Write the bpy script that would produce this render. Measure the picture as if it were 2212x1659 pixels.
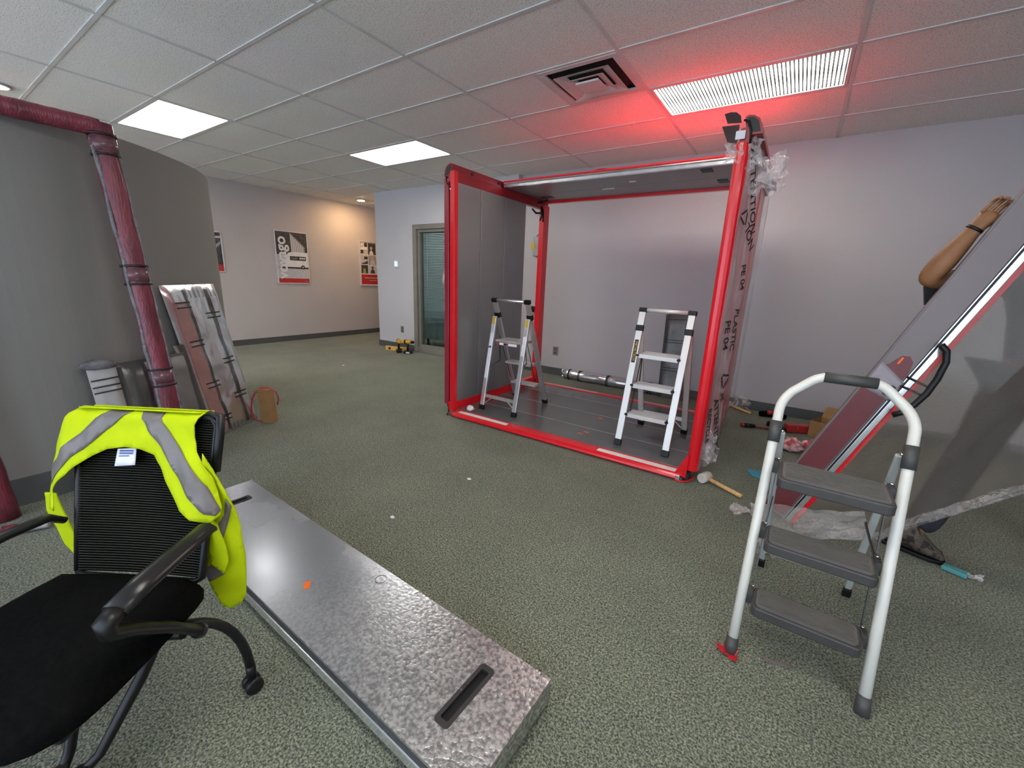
import bpy, bmesh, math, random
from mathutils import Vector, Matrix, noise
random.seed(7)
S = bpy.context.scene
C = S.collection
for o in list(bpy.data.objects): bpy.data.objects.remove(o)

# ------------------------------------------------------------------ camera
CAMH = 1.3125
yaw, pitch, roll = -0.58967, -0.24795, 0.03926
fw = Vector((math.sin(yaw)*math.cos(pitch), math.cos(yaw)*math.cos(pitch), math.sin(pitch)))
rt = Vector((math.cos(yaw), -math.sin(yaw), 0)); up = rt.cross(fw)
r2 = math.cos(roll)*rt + math.sin(roll)*up; u2 = r2.cross(fw)
cam_d = bpy.data.cameras.new('camera'); cam = bpy.data.objects.new('camera', cam_d); C.objects.link(cam)
cam_d.sensor_fit = 'HORIZONTAL'; cam_d.sensor_width = 36.0; cam_d.lens = 36.0*890.7/2212.0
cam_d.clip_start = 0.02
cam.matrix_world = Matrix(((r2.x, u2.x, -fw.x, 0), (r2.y, u2.y, -fw.y, 0), (r2.z, u2.z, -fw.z, CAMH), (0, 0, 0, 1)))
S.camera = cam

# ------------------------------------------------------------------ world, exposure
W = bpy.data.worlds.new('world'); S.world = W; W.use_nodes = True
bg = W.node_tree.nodes['Background']
bg.inputs[0].default_value = (0.74, 0.84, 1.0, 1); bg.inputs[1].default_value = 2.2
S.view_settings.view_transform = 'Standard'; S.view_settings.look = 'None'
S.view_settings.gamma = 1.0; S.view_settings.use_curve_mapping = False
S.cycles.max_bounces = 8; S.cycles.transparent_max_bounces = 10
S.view_settings.exposure = 1.10
LAMP = 20.0            # radiance of the ceiling troffers
CEIL = 2.705

# ------------------------------------------------------------------ materials
def mk(name):
    m = bpy.data.materials.new(name); m.use_nodes = True
    nt = m.node_tree; b = nt.nodes['Principled BSDF']
    return m, nt, b
def nd(nt, typ, **kw):
    n = nt.nodes.new(typ)
    for k, v in kw.items():
        if hasattr(n, k): setattr(n, k, v)
        else: n.inputs[k].default_value = v
    return n
def coords(nt, scale=None, out='Object'):
    tc = nd(nt, 'ShaderNodeTexCoord'); src = tc.outputs[out]
    if scale is not None:
        mp = nd(nt, 'ShaderNodeMapping'); mp.inputs['Scale'].default_value = scale
        nt.links.new(src, mp.inputs['Vector']); src = mp.outputs['Vector']
    return src
def mat(name, col, rough=0.5, metal=0.0, col2=None, nscale=8.0, namt=1.0, bump=0.0, bscale=None, rvar=0.0, spec=0.5,
        stretch=None, detail=4.0, contrast=(0.35, 0.65), emit=0.0, sheen=0.0, coat=0.0):
    m, nt, b = mk(name)
    c1 = (*col, 1)
    b.inputs['Base Color'].default_value = c1; b.inputs['Roughness'].default_value = rough
    b.inputs['Metallic'].default_value = metal; b.inputs['Specular IOR Level'].default_value = spec
    if sheen: b.inputs['Sheen Weight'].default_value = sheen
    if coat: b.inputs['Coat Weight'].default_value = coat; b.inputs['Coat Roughness'].default_value = 0.1
    co = coords(nt, stretch or (1, 1, 1))
    c2 = col2 or tuple(min(1, x*0.86) for x in col)
    n = nd(nt, 'ShaderNodeTexNoise'); n.inputs['Scale'].default_value = nscale; n.inputs['Detail'].default_value = detail
    nt.links.new(co, n.inputs['Vector'])
    r = nd(nt, 'ShaderNodeValToRGB'); r.color_ramp.elements[0].position = contrast[0]; r.color_ramp.elements[1].position = contrast[1]
    r.color_ramp.elements[0].color = (*c2, 1); r.color_ramp.elements[1].color = c1
    nt.links.new(n.outputs['Fac'], r.inputs[0]); nt.links.new(r.outputs[0], b.inputs['Base Color'])
    if rvar:
        mr = nd(nt, 'ShaderNodeMapRange'); mr.inputs['To Min'].default_value = max(0.02, rough-rvar); mr.inputs['To Max'].default_value = min(1, rough+rvar)
        nt.links.new(n.outputs['Fac'], mr.inputs[0]); nt.links.new(mr.outputs[0], b.inputs['Roughness'])
    if bump:
        n2 = nd(nt, 'ShaderNodeTexNoise'); n2.inputs['Scale'].default_value = bscale or nscale*4; n2.inputs['Detail'].default_value = 3
        nt.links.new(co, n2.inputs['Vector'])
        bp = nd(nt, 'ShaderNodeBump'); bp.inputs['Strength'].default_value = bump; bp.inputs['Distance'].default_value = 0.01
        nt.links.new(n2.outputs['Fac'], bp.inputs['Height']); nt.links.new(bp.outputs[0], b.inputs['Normal'])
    if emit:
        b.inputs['Emission Color'].default_value = c1; b.inputs['Emission Strength'].default_value = emit
    return m
def mat_film(name, tint, opac, rough=0.15, bump=0.6, bscale=12.0, voro=None, lo=0.3, hi=1.0, white=0.5, stretch=(1, 1, 1)):
    """thin clear plastic: transparent sheet mixed with a glossy skin, wrinkled by noise"""
    m, nt, b = mk(name)
    b.inputs['Base Color'].default_value = (*tint, 1); b.inputs['Roughness'].default_value = rough
    b.inputs['Specular IOR Level'].default_value = 0.8
    tr = nd(nt, 'ShaderNodeBsdfTransparent'); mx = nd(nt, 'ShaderNodeMixShader')
    co = coords(nt, stretch)
    n = nd(nt, 'ShaderNodeTexNoise'); n.inputs['Scale'].default_value = bscale; n.inputs['Detail'].default_value = 5; n.inputs['Distortion'].default_value = 0.8
    nt.links.new(co, n.inputs['Vector'])
    h = n.outputs['Fac']
    mr = nd(nt, 'ShaderNodeMapRange'); mr.inputs['From Min'].default_value = 0.3; mr.inputs['From Max'].default_value = 0.7
    mr.inputs['To Min'].default_value = opac*lo; mr.inputs['To Max'].default_value = min(1, opac*hi)
    nt.links.new(h, mr.inputs[0])
    if voro:
        v = nd(nt, 'ShaderNodeTexVoronoi'); v.inputs['Scale'].default_value = voro
        nt.links.new(co, v.inputs['Vector'])
        ad = nd(nt, 'ShaderNodeMath', operation='MULTIPLY_ADD'); ad.inputs[1].default_value = -0.5
        nt.links.new(v.outputs['Distance'], ad.inputs[0]); nt.links.new(n.outputs['Fac'], ad.inputs[2]); h = ad.outputs[0]
    bp = nd(nt, 'ShaderNodeBump'); bp.inputs['Strength'].default_value = bump; bp.inputs['Distance'].default_value = 0.02
    nt.links.new(h, bp.inputs['Height']); nt.links.new(bp.outputs[0], b.inputs['Normal'])
    nt.links.new(mr.outputs[0], mx.inputs[0]); nt.links.new(tr.outputs[0], mx.inputs[1]); nt.links.new(b.outputs[0], mx.inputs[2])
    nt.links.new(mx.outputs[0], nt.nodes['Material Output'].inputs['Surface'])
    return m
def mat_glass(name, tint=(0.75, 0.85, 0.85), opac=0.25, rough=0.03):
    m, nt, b = mk(name)
    b.inputs['Base Color'].default_value = (*tint, 1); b.inputs['Roughness'].default_value = rough; b.inputs['Specular IOR Level'].default_value = 0.7
    tr = nd(nt, 'ShaderNodeBsdfTransparent'); tr.inputs[0].default_value = (*[0.4+0.6*t for t in tint], 1)
    gl = nd(nt, 'ShaderNodeBsdfGlossy'); gl.inputs['Roughness'].default_value = rough
    lw = nd(nt, 'ShaderNodeLayerWeight'); pw = nd(nt, 'ShaderNodeMath', operation='POWER'); pw.inputs[1].default_value = 4.0
    nt.links.new(lw.outputs['Facing'], pw.inputs[0])
    ad = nd(nt, 'ShaderNodeMath', operation='MULTIPLY_ADD'); ad.inputs[1].default_value = 0.5; ad.inputs[2].default_value = 0.025+opac*0.3; ad.use_clamp = True
    nt.links.new(pw.outputs[0], ad.inputs[0])
    mx = nd(nt, 'ShaderNodeMixShader')
    nt.links.new(ad.outputs[0], mx.inputs[0]); nt.links.new(tr.outputs[0], mx.inputs[1]); nt.links.new(gl.outputs[0], mx.inputs[2])
    nt.links.new(mx.outputs[0], nt.nodes['Material Output'].inputs['Surface'])
    return m
def mat_emit(name, col, strength):
    m, nt, b = mk(name)
    e = nd(nt, 'ShaderNodeEmission'); e.inputs[0].default_value = (*col, 1); e.inputs[1].default_value = strength
    nt.links.new(e.outputs[0], nt.nodes['Material Output'].inputs['Surface'])
    return m

M = {}
M['wall'] = mat('painted_wall', (0.47, 0.445, 0.455), 0.5, col2=(0.45, 0.425, 0.435), nscale=1.3, bump=0.05, bscale=160)
M['wall_door'] = mat('painted_wall_pale', (0.56, 0.55, 0.57), 0.6, col2=(0.53, 0.52, 0.54), nscale=1.3, bump=0.05, bscale=160)
M['wall_far'] = mat('painted_wall_warm', (0.52, 0.485, 0.49), 0.7, col2=(0.495, 0.46, 0.465), nscale=1.3, bump=0.05, bscale=160)
M['wall_left'] = mat('painted_partition', (0.225, 0.218, 0.208), 0.75, col2=(0.21, 0.204, 0.195), nscale=1.3, bump=0.06, bscale=140)
M['base'] = mat('vinyl_base', (0.085, 0.09, 0.09), 0.5, nscale=5)
M['tbar'] = mat('grid_bar_paint', (0.66, 0.65, 0.63), 0.45, nscale=4)
M['plenum'] = mat('dark_plenum', (0.02, 0.02, 0.02), 0.9)
def mat_tile():
    m, nt, b = mk('ceiling_tile_mineral')
    b.inputs['Roughness'].default_value = 0.9; b.inputs['Specular IOR Level'].default_value = 0.15
    co = coords(nt, None, 'Generated'); tc = nd(nt, 'ShaderNodeTexCoord')
    geo = nd(nt, 'ShaderNodeNewGeometry')
    n = nd(nt, 'ShaderNodeTexNoise'); n.inputs['Scale'].default_value = 130; n.inputs['Detail'].default_value = 3
    nt.links.new(geo.outputs['Position'], n.inputs['Vector'])
    r = nd(nt, 'ShaderNodeValToRGB'); r.color_ramp.elements[0].position = 0.36; r.color_ramp.elements[1].position = 0.46
    r.color_ramp.elements[0].color = (0.58, 0.55, 0.50, 1); r.color_ramp.elements[1].color = (0.90, 0.875, 0.83, 1)
    n2 = nd(nt, 'ShaderNodeTexNoise'); n2.inputs['Scale'].default_value = 1.6
    nt.links.new(geo.outputs['Position'], n2.inputs['Vector'])
    mx = nd(nt, 'ShaderNodeMix', data_type='RGBA', blend_type='MULTIPLY'); mx.inputs[0].default_value = 0.10
    nt.links.new(n.outputs['Fac'], r.inputs[0]); nt.links.new(r.outputs[0], mx.inputs[6]); nt.links.new(n2.outputs['Color'], mx.inputs[7])
    nt.links.new(mx.outputs[2], b.inputs['Base Color'])
    bp = nd(nt, 'ShaderNodeBump'); bp.inputs['Strength'].default_value = 0.25; bp.inputs['Distance'].default_value = 0.004
    nt.links.new(n.outputs['Fac'], bp.inputs['Height']); nt.links.new(bp.outputs[0], b.inputs['Normal'])
    return m
M['tile'] = mat_tile()
def mat_carpet():
    m, nt, b = mk('carpet_green_grey')
    b.inputs['Roughness'].default_value = 0.95; b.inputs['Specular IOR Level'].default_value = 0.1; b.inputs['Sheen Weight'].default_value = 0.15
    geo = nd(nt, 'ShaderNodeNewGeometry')
    n = nd(nt, 'ShaderNodeTexNoise'); n.inputs['Scale'].default_value = 150; n.inputs['Detail'].default_value = 6; n.inputs['Roughness'].default_value = 0.62; n.inputs['Distortion'].default_value = 0.5
    nt.links.new(geo.outputs['Position'], n.inputs['Vector'])
    r = nd(nt, 'ShaderNodeValToRGB'); cr = r.color_ramp
    cr.elements[0].position = 0.40; cr.elements[0].color = (0.050, 0.060, 0.044, 1)
    cr.elements[1].position = 0.62; cr.elements[1].color = (0.335, 0.325, 0.225, 1)
    e = cr.elements.new(0.5); e.color = (0.145, 0.164, 0.121, 1)
    nt.links.new(n.outputs['Fac'], r.inputs[0])
    n2 = nd(nt, 'ShaderNodeTexNoise'); n2.inputs['Scale'].default_value = 2.2; n2.inputs['Detail'].default_value = 3
    nt.links.new(geo.outputs['Position'], n2.inputs['Vector'])
    mr = nd(nt, 'ShaderNodeMapRange'); mr.inputs['From Min'].default_value = 0.3; mr.inputs['From Max'].default_value = 0.7; mr.inputs['To Min'].default_value = 0.80; mr.inputs['To Max'].default_value = 1.0
    nt.links.new(n2.outputs['Fac'], mr.inputs[0])
    mx = nd(nt, 'ShaderNodeMix', data_type='RGBA', blend_type='MULTIPLY'); mx.inputs[0].default_value = 1
    nt.links.new(r.outputs[0], mx.inputs[6]); nt.links.new(mr.outputs[0], mx.inputs[7]); nt.links.new(mx.outputs[2], b.inputs['Base Color'])
    bp = nd(nt, 'ShaderNodeBump'); bp.inputs['Strength'].default_value = 0.3; bp.inputs['Distance'].default_value = 0.004
    nt.links.new(n.outputs['Fac'], bp.inputs['Height']); nt.links.new(bp.outputs[0], b.inputs['Normal'])
    return m
M['carpet'] = mat_carpet()
M['red'] = mat('red_powder_coat', (0.76, 0.006, 0.016), 0.30, col2=(0.70, 0.005, 0.014), nscale=3, coat=0.2)
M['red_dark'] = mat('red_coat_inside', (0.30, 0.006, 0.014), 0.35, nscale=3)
M['maroon'] = mat('painted_red_reflection', (0.145, 0.026, 0.03), 0.42, col2=(0.12, 0.022, 0.026), nscale=6, bump=0.08, bscale=30)  # colour of the red pod mirrored in the door strip
M['pod_panel'] = mat('grey_steel_panel', (0.30, 0.305, 0.30), 0.40, 0.55, col2=(0.26, 0.265, 0.262), nscale=1.6, rvar=0.10)
M['pod_floor'] = mat('grey_floor_panel', (0.135, 0.14, 0.14), 0.22, 0.1, col2=(0.115, 0.12, 0.12), nscale=3, rvar=0.06, spec=0.6)
M['seam'] = mat('pale_seam', (0.55, 0.56, 0.54), 0.5)
M['tape_white'] = mat('white_tape', (0.86, 0.84, 0.78), 0.5, nscale=10)
M['tape_pink'] = mat('pale_pink_tape', (0.62, 0.42, 0.40), 0.5, nscale=10)
M['alu'] = mat('brushed_aluminium', (0.80, 0.80, 0.80), 0.30, 0.85, col2=(0.72, 0.72, 0.72), nscale=20, stretch=(1, 1, 0.1), rvar=0.06)
M['alu_bright'] = mat('bright_aluminium', (0.90, 0.91, 0.93), 0.22, 0.9, nscale=14)
M['alu_white'] = mat('anodised_aluminium', (0.78, 0.775, 0.75), 0.38, 0.35, col2=(0.74, 0.735, 0.71), nscale=14, stretch=(1, 1, 0.1))
M['alu_tread'] = mat('worn_tread_aluminium', (0.62, 0.60, 0.56), 0.42, 0.5, col2=(0.45, 0.42, 0.39), nscale=7)
M['black'] = mat('black_plastic', (0.007, 0.007, 0.0075), 0.42, col2=(0.006, 0.006, 0.006), spec=0.35)
M['black_matte'] = mat('black_fabric', (0.0055, 0.0055, 0.0055), 0.95, col2=(0.003, 0.003, 0.003), nscale=90, spec=0.06, bump=0.2, bscale=400)
M['black_gloss'] = mat('black_gloss_plastic', (0.012, 0.012, 0.0125), 0.30, spec=0.4)
M['mesh_dark'] = mat('black_mesh_rib', (0.020, 0.020, 0.014), 0.6, spec=0.25)
M['mesh_back'] = mat('mesh_gap', (0.003, 0.0035, 0.002), 0.95, spec=0.04)
M['vest'] = mat('hi_vis_yellow', (0.50, 0.61, 0.0), 0.75, col2=(0.44, 0.55, 0.0), nscale=9, bump=0.12, bscale=250, spec=0.2)
M['reflect'] = mat('reflective_tape', (0.165, 0.145, 0.135), 0.45, 0.0, col2=(0.14, 0.123, 0.115), nscale=14, bump=0.06, bscale=30)
M['label_white'] = mat('white_label', (0.85, 0.85, 0.86), 0.6, col2=(0.75, 0.76, 0.80), nscale=30)
M['ink_blue'] = mat('blue_print', (0.08, 0.12, 0.35), 0.6)
M['ink_black'] = mat('black_print', (0.012, 0.012, 0.012), 0.5)
M['white_paint'] = mat('white_powder_coat', (0.66, 0.645, 0.58), 0.32, col2=(0.63, 0.615, 0.55), nscale=6, coat=0.2)
M['white_grey'] = mat('grey_white_powder_coat', (0.42, 0.44, 0.42), 0.35, nscale=6)
M['tread_grey'] = mat('grey_tread_plastic', (0.050, 0.046, 0.043), 0.5, col2=(0.042, 0.039, 0.036), nscale=12)
M['tread_rib'] = mat('grey_tread_rubber', (0.125, 0.115, 0.105), 0.6, col2=(0.108, 0.10, 0.09), nscale=12)
M['clamp_grey'] = mat('dark_grey_clamp', (0.055, 0.055, 0.052), 0.5)
M['steel_dark'] = mat('dark_steel', (0.06, 0.058, 0.055), 0.35, 0.7)
M['wood'] = mat('beech_handle', (0.72, 0.43, 0.17), 0.5, col2=(0.60, 0.33, 0.12), nscale=10, stretch=(6, 6, 0.6))
M['rubber_pale'] = mat('pale_rubber', (0.66, 0.60, 0.53), 0.7, col2=(0.58, 0.52, 0.45), nscale=15)
M['cardboard'] = mat('brown_cardboard', (0.36, 0.20, 0.085), 0.85, col2=(0.31, 0.17, 0.07), nscale=14, spec=0.2)
M['cardboard_in'] = mat('cardboard_inside', (0.27, 0.145, 0.062), 0.9, nscale=14, spec=0.2)
M['strap_red'] = mat('red_strap', (0.45, 0.03, 0.06), 0.3)
M['dewalt'] = mat('yellow_tool_plastic', (0.75, 0.42, 0.02), 0.45)
M['level_yellow'] = mat('yellow_orange_level', (0.80, 0.46, 0.10), 0.45)
M['red_tool'] = mat('red_tool_plastic', (0.40, 0.02, 0.02), 0.35)
M['chrome'] = mat('chrome', (0.8, 0.8, 0.8), 0.12, 1.0)
M['orange'] = mat('orange_sticker', (0.95, 0.16, 0.02), 0.6)
M['teal'] = mat('teal_plastic', (0.04, 0.30, 0.40), 0.5)
M['teal_green'] = mat('teal_green_plastic', (0.08, 0.30, 0.30), 0.5)
M['cream'] = mat('cream_plastic', (0.62, 0.58, 0.50), 0.5)
M['grey_box'] = mat('grey_enamel', (0.36, 0.38, 0.37), 0.5)
M['yellow_tag'] = mat('yellow_tag', (0.70, 0.45, 0.03), 0.6)
M['tan_frame'] = mat('tan_grey_frame', (0.235, 0.22, 0.19), 0.45, nscale=6)
M['outlet'] = mat('grey_outlet', (0.22, 0.20, 0.185), 0.5)
M['screen'] = mat('lit_screen', (0.50, 0.62, 0.85), 0.4, emit=0.55)
M['white_plastic'] = mat('white_plastic', (0.72, 0.73, 0.76), 0.45)
M['blind'] = mat('blind_slat', (0.24, 0.30, 0.31), 0.5)
M['poster_frame'] = mat('silver_poster_frame', (0.75, 0.75, 0.76), 0.35, 0.4)
M['paper_grey'] = mat('print_grey', (0.36, 0.35, 0.37), 0.5, nscale=40)
M['paper_light'] = mat('print_light', (0.60, 0.585, 0.62), 0.5, col2=(0.48, 0.47, 0.51), nscale=14, stretch=(1, 1, 6))
M['paper_dark'] = mat('print_dark', (0.035, 0.034, 0.036), 0.5, col2=(0.075, 0.073, 0.078), nscale=18)
M['paper_white'] = mat('print_white', (0.80, 0.80, 0.82), 0.5, col2=(0.72, 0.72, 0.75), nscale=12)
M['paper_red'] = mat('print_red', (0.52, 0.03, 0.035), 0.5)
M['paper_skin'] = mat('print_beige', (0.52, 0.42, 0.38), 0.5)
M['paper_olive'] = mat('print_olive', (0.40, 0.36, 0.10), 0.5)
def mat_galv():
    m, nt, b = mk('galvanised_steel')
    b.inputs['Metallic'].default_value = 0.9
    co = coords(nt)
    v = nd(nt, 'ShaderNodeTexVoronoi'); v.inputs['Scale'].default_value = 75; v.inputs['Randomness'].default_value = 1
    n = nd(nt, 'ShaderNodeTexNoise'); n.inputs['Scale'].default_value = 85; n.inputs['Detail'].default_value = 4
    big = nd(nt, 'ShaderNodeTexNoise'); big.inputs['Scale'].default_value = 3.5; big.inputs['Detail'].default_value = 4
    for x in (v, n, big): nt.links.new(co, x.inputs['Vector'])
    sep = nd(nt, 'ShaderNodeSeparateXYZ'); nt.links.new(co, sep.inputs[0])
    wear = nd(nt, 'ShaderNodeMapRange'); wear.interpolation_type = 'SMOOTHSTEP'; wear.inputs['From Min'].default_value = -0.15; wear.inputs['From Max'].default_value = 1.0; wear.inputs['To Min'].default_value = 0.03; wear.inputs['To Max'].default_value = 1
    nt.links.new(sep.outputs['X'], wear.inputs[0])
    r = nd(nt, 'ShaderNodeValToRGB'); r.color_ramp.elements[0].position = 0.38; r.color_ramp.elements[1].position = 0.62
    r.color_ramp.elements[0].color = (0.33, 0.33, 0.335, 1); r.color_ramp.elements[1].color = (0.80, 0.80, 0.785, 1)
    nt.links.new(n.outputs['Fac'], r.inputs[0])
    mx = nd(nt, 'ShaderNodeMix', data_type='RGBA'); mx.inputs[6].default_value = (0.40, 0.425, 0.475, 1)
    nt.links.new(wear.outputs[0], mx.inputs[0]); nt.links.new(r.outputs[0], mx.inputs[7]); nt.links.new(mx.outputs[2], b.inputs['Base Color'])
    mr = nd(nt, 'ShaderNodeMapRange'); mr.inputs['To Min'].default_value = 0.16; mr.inputs['To Max'].default_value = 0.36
    nt.links.new(big.outputs['Fac'], mr.inputs[0]); nt.links.new(mr.outputs[0], b.inputs['Roughness'])
    bp = nd(nt, 'ShaderNodeBump'); bp.inputs['Distance'].default_value = 0.0022
    nt.links.new(wear.outputs[0], bp.inputs['Strength'])
    nt.links.new(n.outputs['Fac'], bp.inputs['Height']); nt.links.new(bp.outputs[0], b.inputs['Normal'])
    return m
M['galv'] = mat_galv()
def mat_foil():
    m, nt, b = mk('silver_bubble_foil')
    b.inputs['Metallic'].default_value = 0.85; b.inputs['Base Color'].default_value = (0.66, 0.66, 0.68, 1); b.inputs['Roughness'].default_value = 0.24
    co = coords(nt)
    n = nd(nt, 'ShaderNodeTexNoise'); n.inputs['Scale'].default_value = 4.0; n.inputs['Detail'].default_value = 2; n.inputs['Distortion'].default_value = 0.3
    n2 = nd(nt, 'ShaderNodeTexNoise'); n2.inputs['Scale'].default_value = 90
    nt.links.new(co, n.inputs['Vector']); nt.links.new(co, n2.inputs['Vector'])
    ad = nd(nt, 'ShaderNodeMath', operation='MULTIPLY_ADD'); ad.inputs[1].default_value = 0.015
    nt.links.new(n2.outputs['Fac'], ad.inputs[0]); nt.links.new(n.outputs['Fac'], ad.inputs[2])
    bp = nd(nt, 'ShaderNodeBump'); bp.inputs['Strength'].default_value = 0.8; bp.inputs['Distance'].default_value = 0.03
    nt.links.new(ad.outputs[0], bp.inputs['Height']); nt.links.new(bp.outputs[0], b.inputs['Normal'])
    return m
M['foil'] = mat_foil()
M['foil_pink'] = mat('pinkish_film_strip', (0.40, 0.22, 0.21), 0.4, 0.2, col2=(0.36, 0.20, 0.19), nscale=20, bump=0.1, bscale=80)
M['film'] = mat_film('clear_plastic_film', (0.62, 0.52, 0.52), 0.55, 0.2, 0.8, 9.0, lo=0.35, hi=1.0, stretch=(1, 1, 0.25))
M['film_clear'] = mat_film('crinkled_clear_film', (0.88, 0.80, 0.78), 0.6, 0.12, 1.0, 22.0, lo=0.12, hi=1.0)
def mat_bubble(name, tint, opac, blur, voro):
    m, nt, b = mk(name)
    b.inputs['Base Color'].default_value = (*tint, 1); b.inputs['Roughness'].default_value = 0.38; b.inputs['Specular IOR Level'].default_value = 0.18
    co = coords(nt)
    v = nd(nt, 'ShaderNodeTexVoronoi'); v.inputs['Scale'].default_value = voro
    n = nd(nt, 'ShaderNodeTexNoise'); n.inputs['Scale'].default_value = 7; n.inputs['Detail'].default_value = 4
    nt.links.new(co, v.inputs['Vector']); nt.links.new(co, n.inputs['Vector'])
    ad = nd(nt, 'ShaderNodeMath', operation='MULTIPLY_ADD'); ad.inputs[1].default_value = -0.35
    nt.links.new(v.outputs['Distance'], ad.inputs[0]); nt.links.new(n.outputs['Fac'], ad.inputs[2])
    bp = nd(nt, 'ShaderNodeBump'); bp.inputs['Strength'].default_value = 0.55; bp.inputs['Distance'].default_value = 0.02
    nt.links.new(ad.outputs[0], bp.inputs['Height']); nt.links.new(bp.outputs[0], b.inputs['Normal'])
    rf = nd(nt, 'ShaderNodeBsdfRefraction'); rf.inputs['Roughness'].default_value = blur; rf.inputs['IOR'].default_value = 1.06
    tr = nd(nt, 'ShaderNodeBsdfTransparent')
    m1 = nd(nt, 'ShaderNodeMixShader'); m1.inputs[0].default_value = 0.55
    nt.links.new(tr.outputs[0], m1.inputs[1]); nt.links.new(rf.outputs[0], m1.inputs[2])
    m2 = nd(nt, 'ShaderNodeMixShader'); m2.inputs[0].default_value = opac
    nt.links.new(m1.outputs[0], m2.inputs[1]); nt.links.new(b.outputs[0], m2.inputs[2])
    nt.links.new(m2.outputs[0], nt.nodes['Material Output'].inputs['Surface'])
    return m
M['bubble'] = mat_bubble('bubble_wrap', (0.20, 0.165, 0.135), 0.34, 0.45, 110)
M['bubble_edge'] = mat_film('bubble_wrap_folded', (0.46, 0.42, 0.40), 0.6, 0.14, 1.0, 26.0, voro=90, lo=0.35, hi=1.2)
M['bubble_red'] = mat('red_under_bubble_wrap', (0.19, 0.032, 0.050), 0.35, col2=(0.125, 0.022, 0.034), nscale=16, bump=0.5, bscale=110, stretch=(1, 1, 0.25), contrast=(0.4, 0.55))
M['bubble_grey'] = mat('grey_bubble_wrap', (0.20, 0.19, 0.205), 0.35, col2=(0.11, 0.105, 0.115), nscale=20, bump=0.6, bscale=110)
M['foam_grey'] = mat('grey_foam_wrap', (0.36, 0.35, 0.34), 0.7, col2=(0.32, 0.31, 0.30), nscale=10)
M['wrap_dark'] = mat('dark_shiny_wrap', (0.035, 0.034, 0.033), 0.28, col2=(0.075, 0.072, 0.068), nscale=5, bump=0.6, bscale=9, stretch=(1, 1, 0.4))
M['wrap_grey'] = mat('grey_shiny_wrap', (0.17, 0.165, 0.16), 0.3, col2=(0.11, 0.105, 0.10), nscale=4, bump=0.5, bscale=8)
M['pink_bag'] = mat('pink_crumpled_bag', (0.72, 0.42, 0.42), 0.3, col2=(0.45, 0.07, 0.08), nscale=14, contrast=(0.38, 0.5), bump=0.6, bscale=30)
M['skin'] = mat('brown_skin', (0.28, 0.125, 0.05), 0.6, col2=(0.22, 0.092, 0.036), nscale=14)
M['hair'] = mat('dark_hair', (0.02, 0.015, 0.012), 0.6)
M['shirt'] = mat('black_shirt', (0.015, 0.015, 0.017), 0.85, nscale=20)
M['trousers'] = mat('dark_blue_grey_trousers', (0.022, 0.024, 0.032), 0.85, col2=(0.015, 0.016, 0.02), nscale=8)
M['camo'] = mat('camouflage_shoe', (0.10, 0.075, 0.05), 0.7, col2=(0.015, 0.013, 0.01), nscale=24, contrast=(0.45, 0.52))
M['navy'] = mat('navy_blue_plastic', (0.01, 0.012, 0.12), 0.5)
M['paper'] = mat('white_paper', (0.82, 0.80, 0.78), 0.7, nscale=20)
M['desk'] = mat('grey_green_laminate', (0.33, 0.40, 0.39), 0.5)

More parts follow.
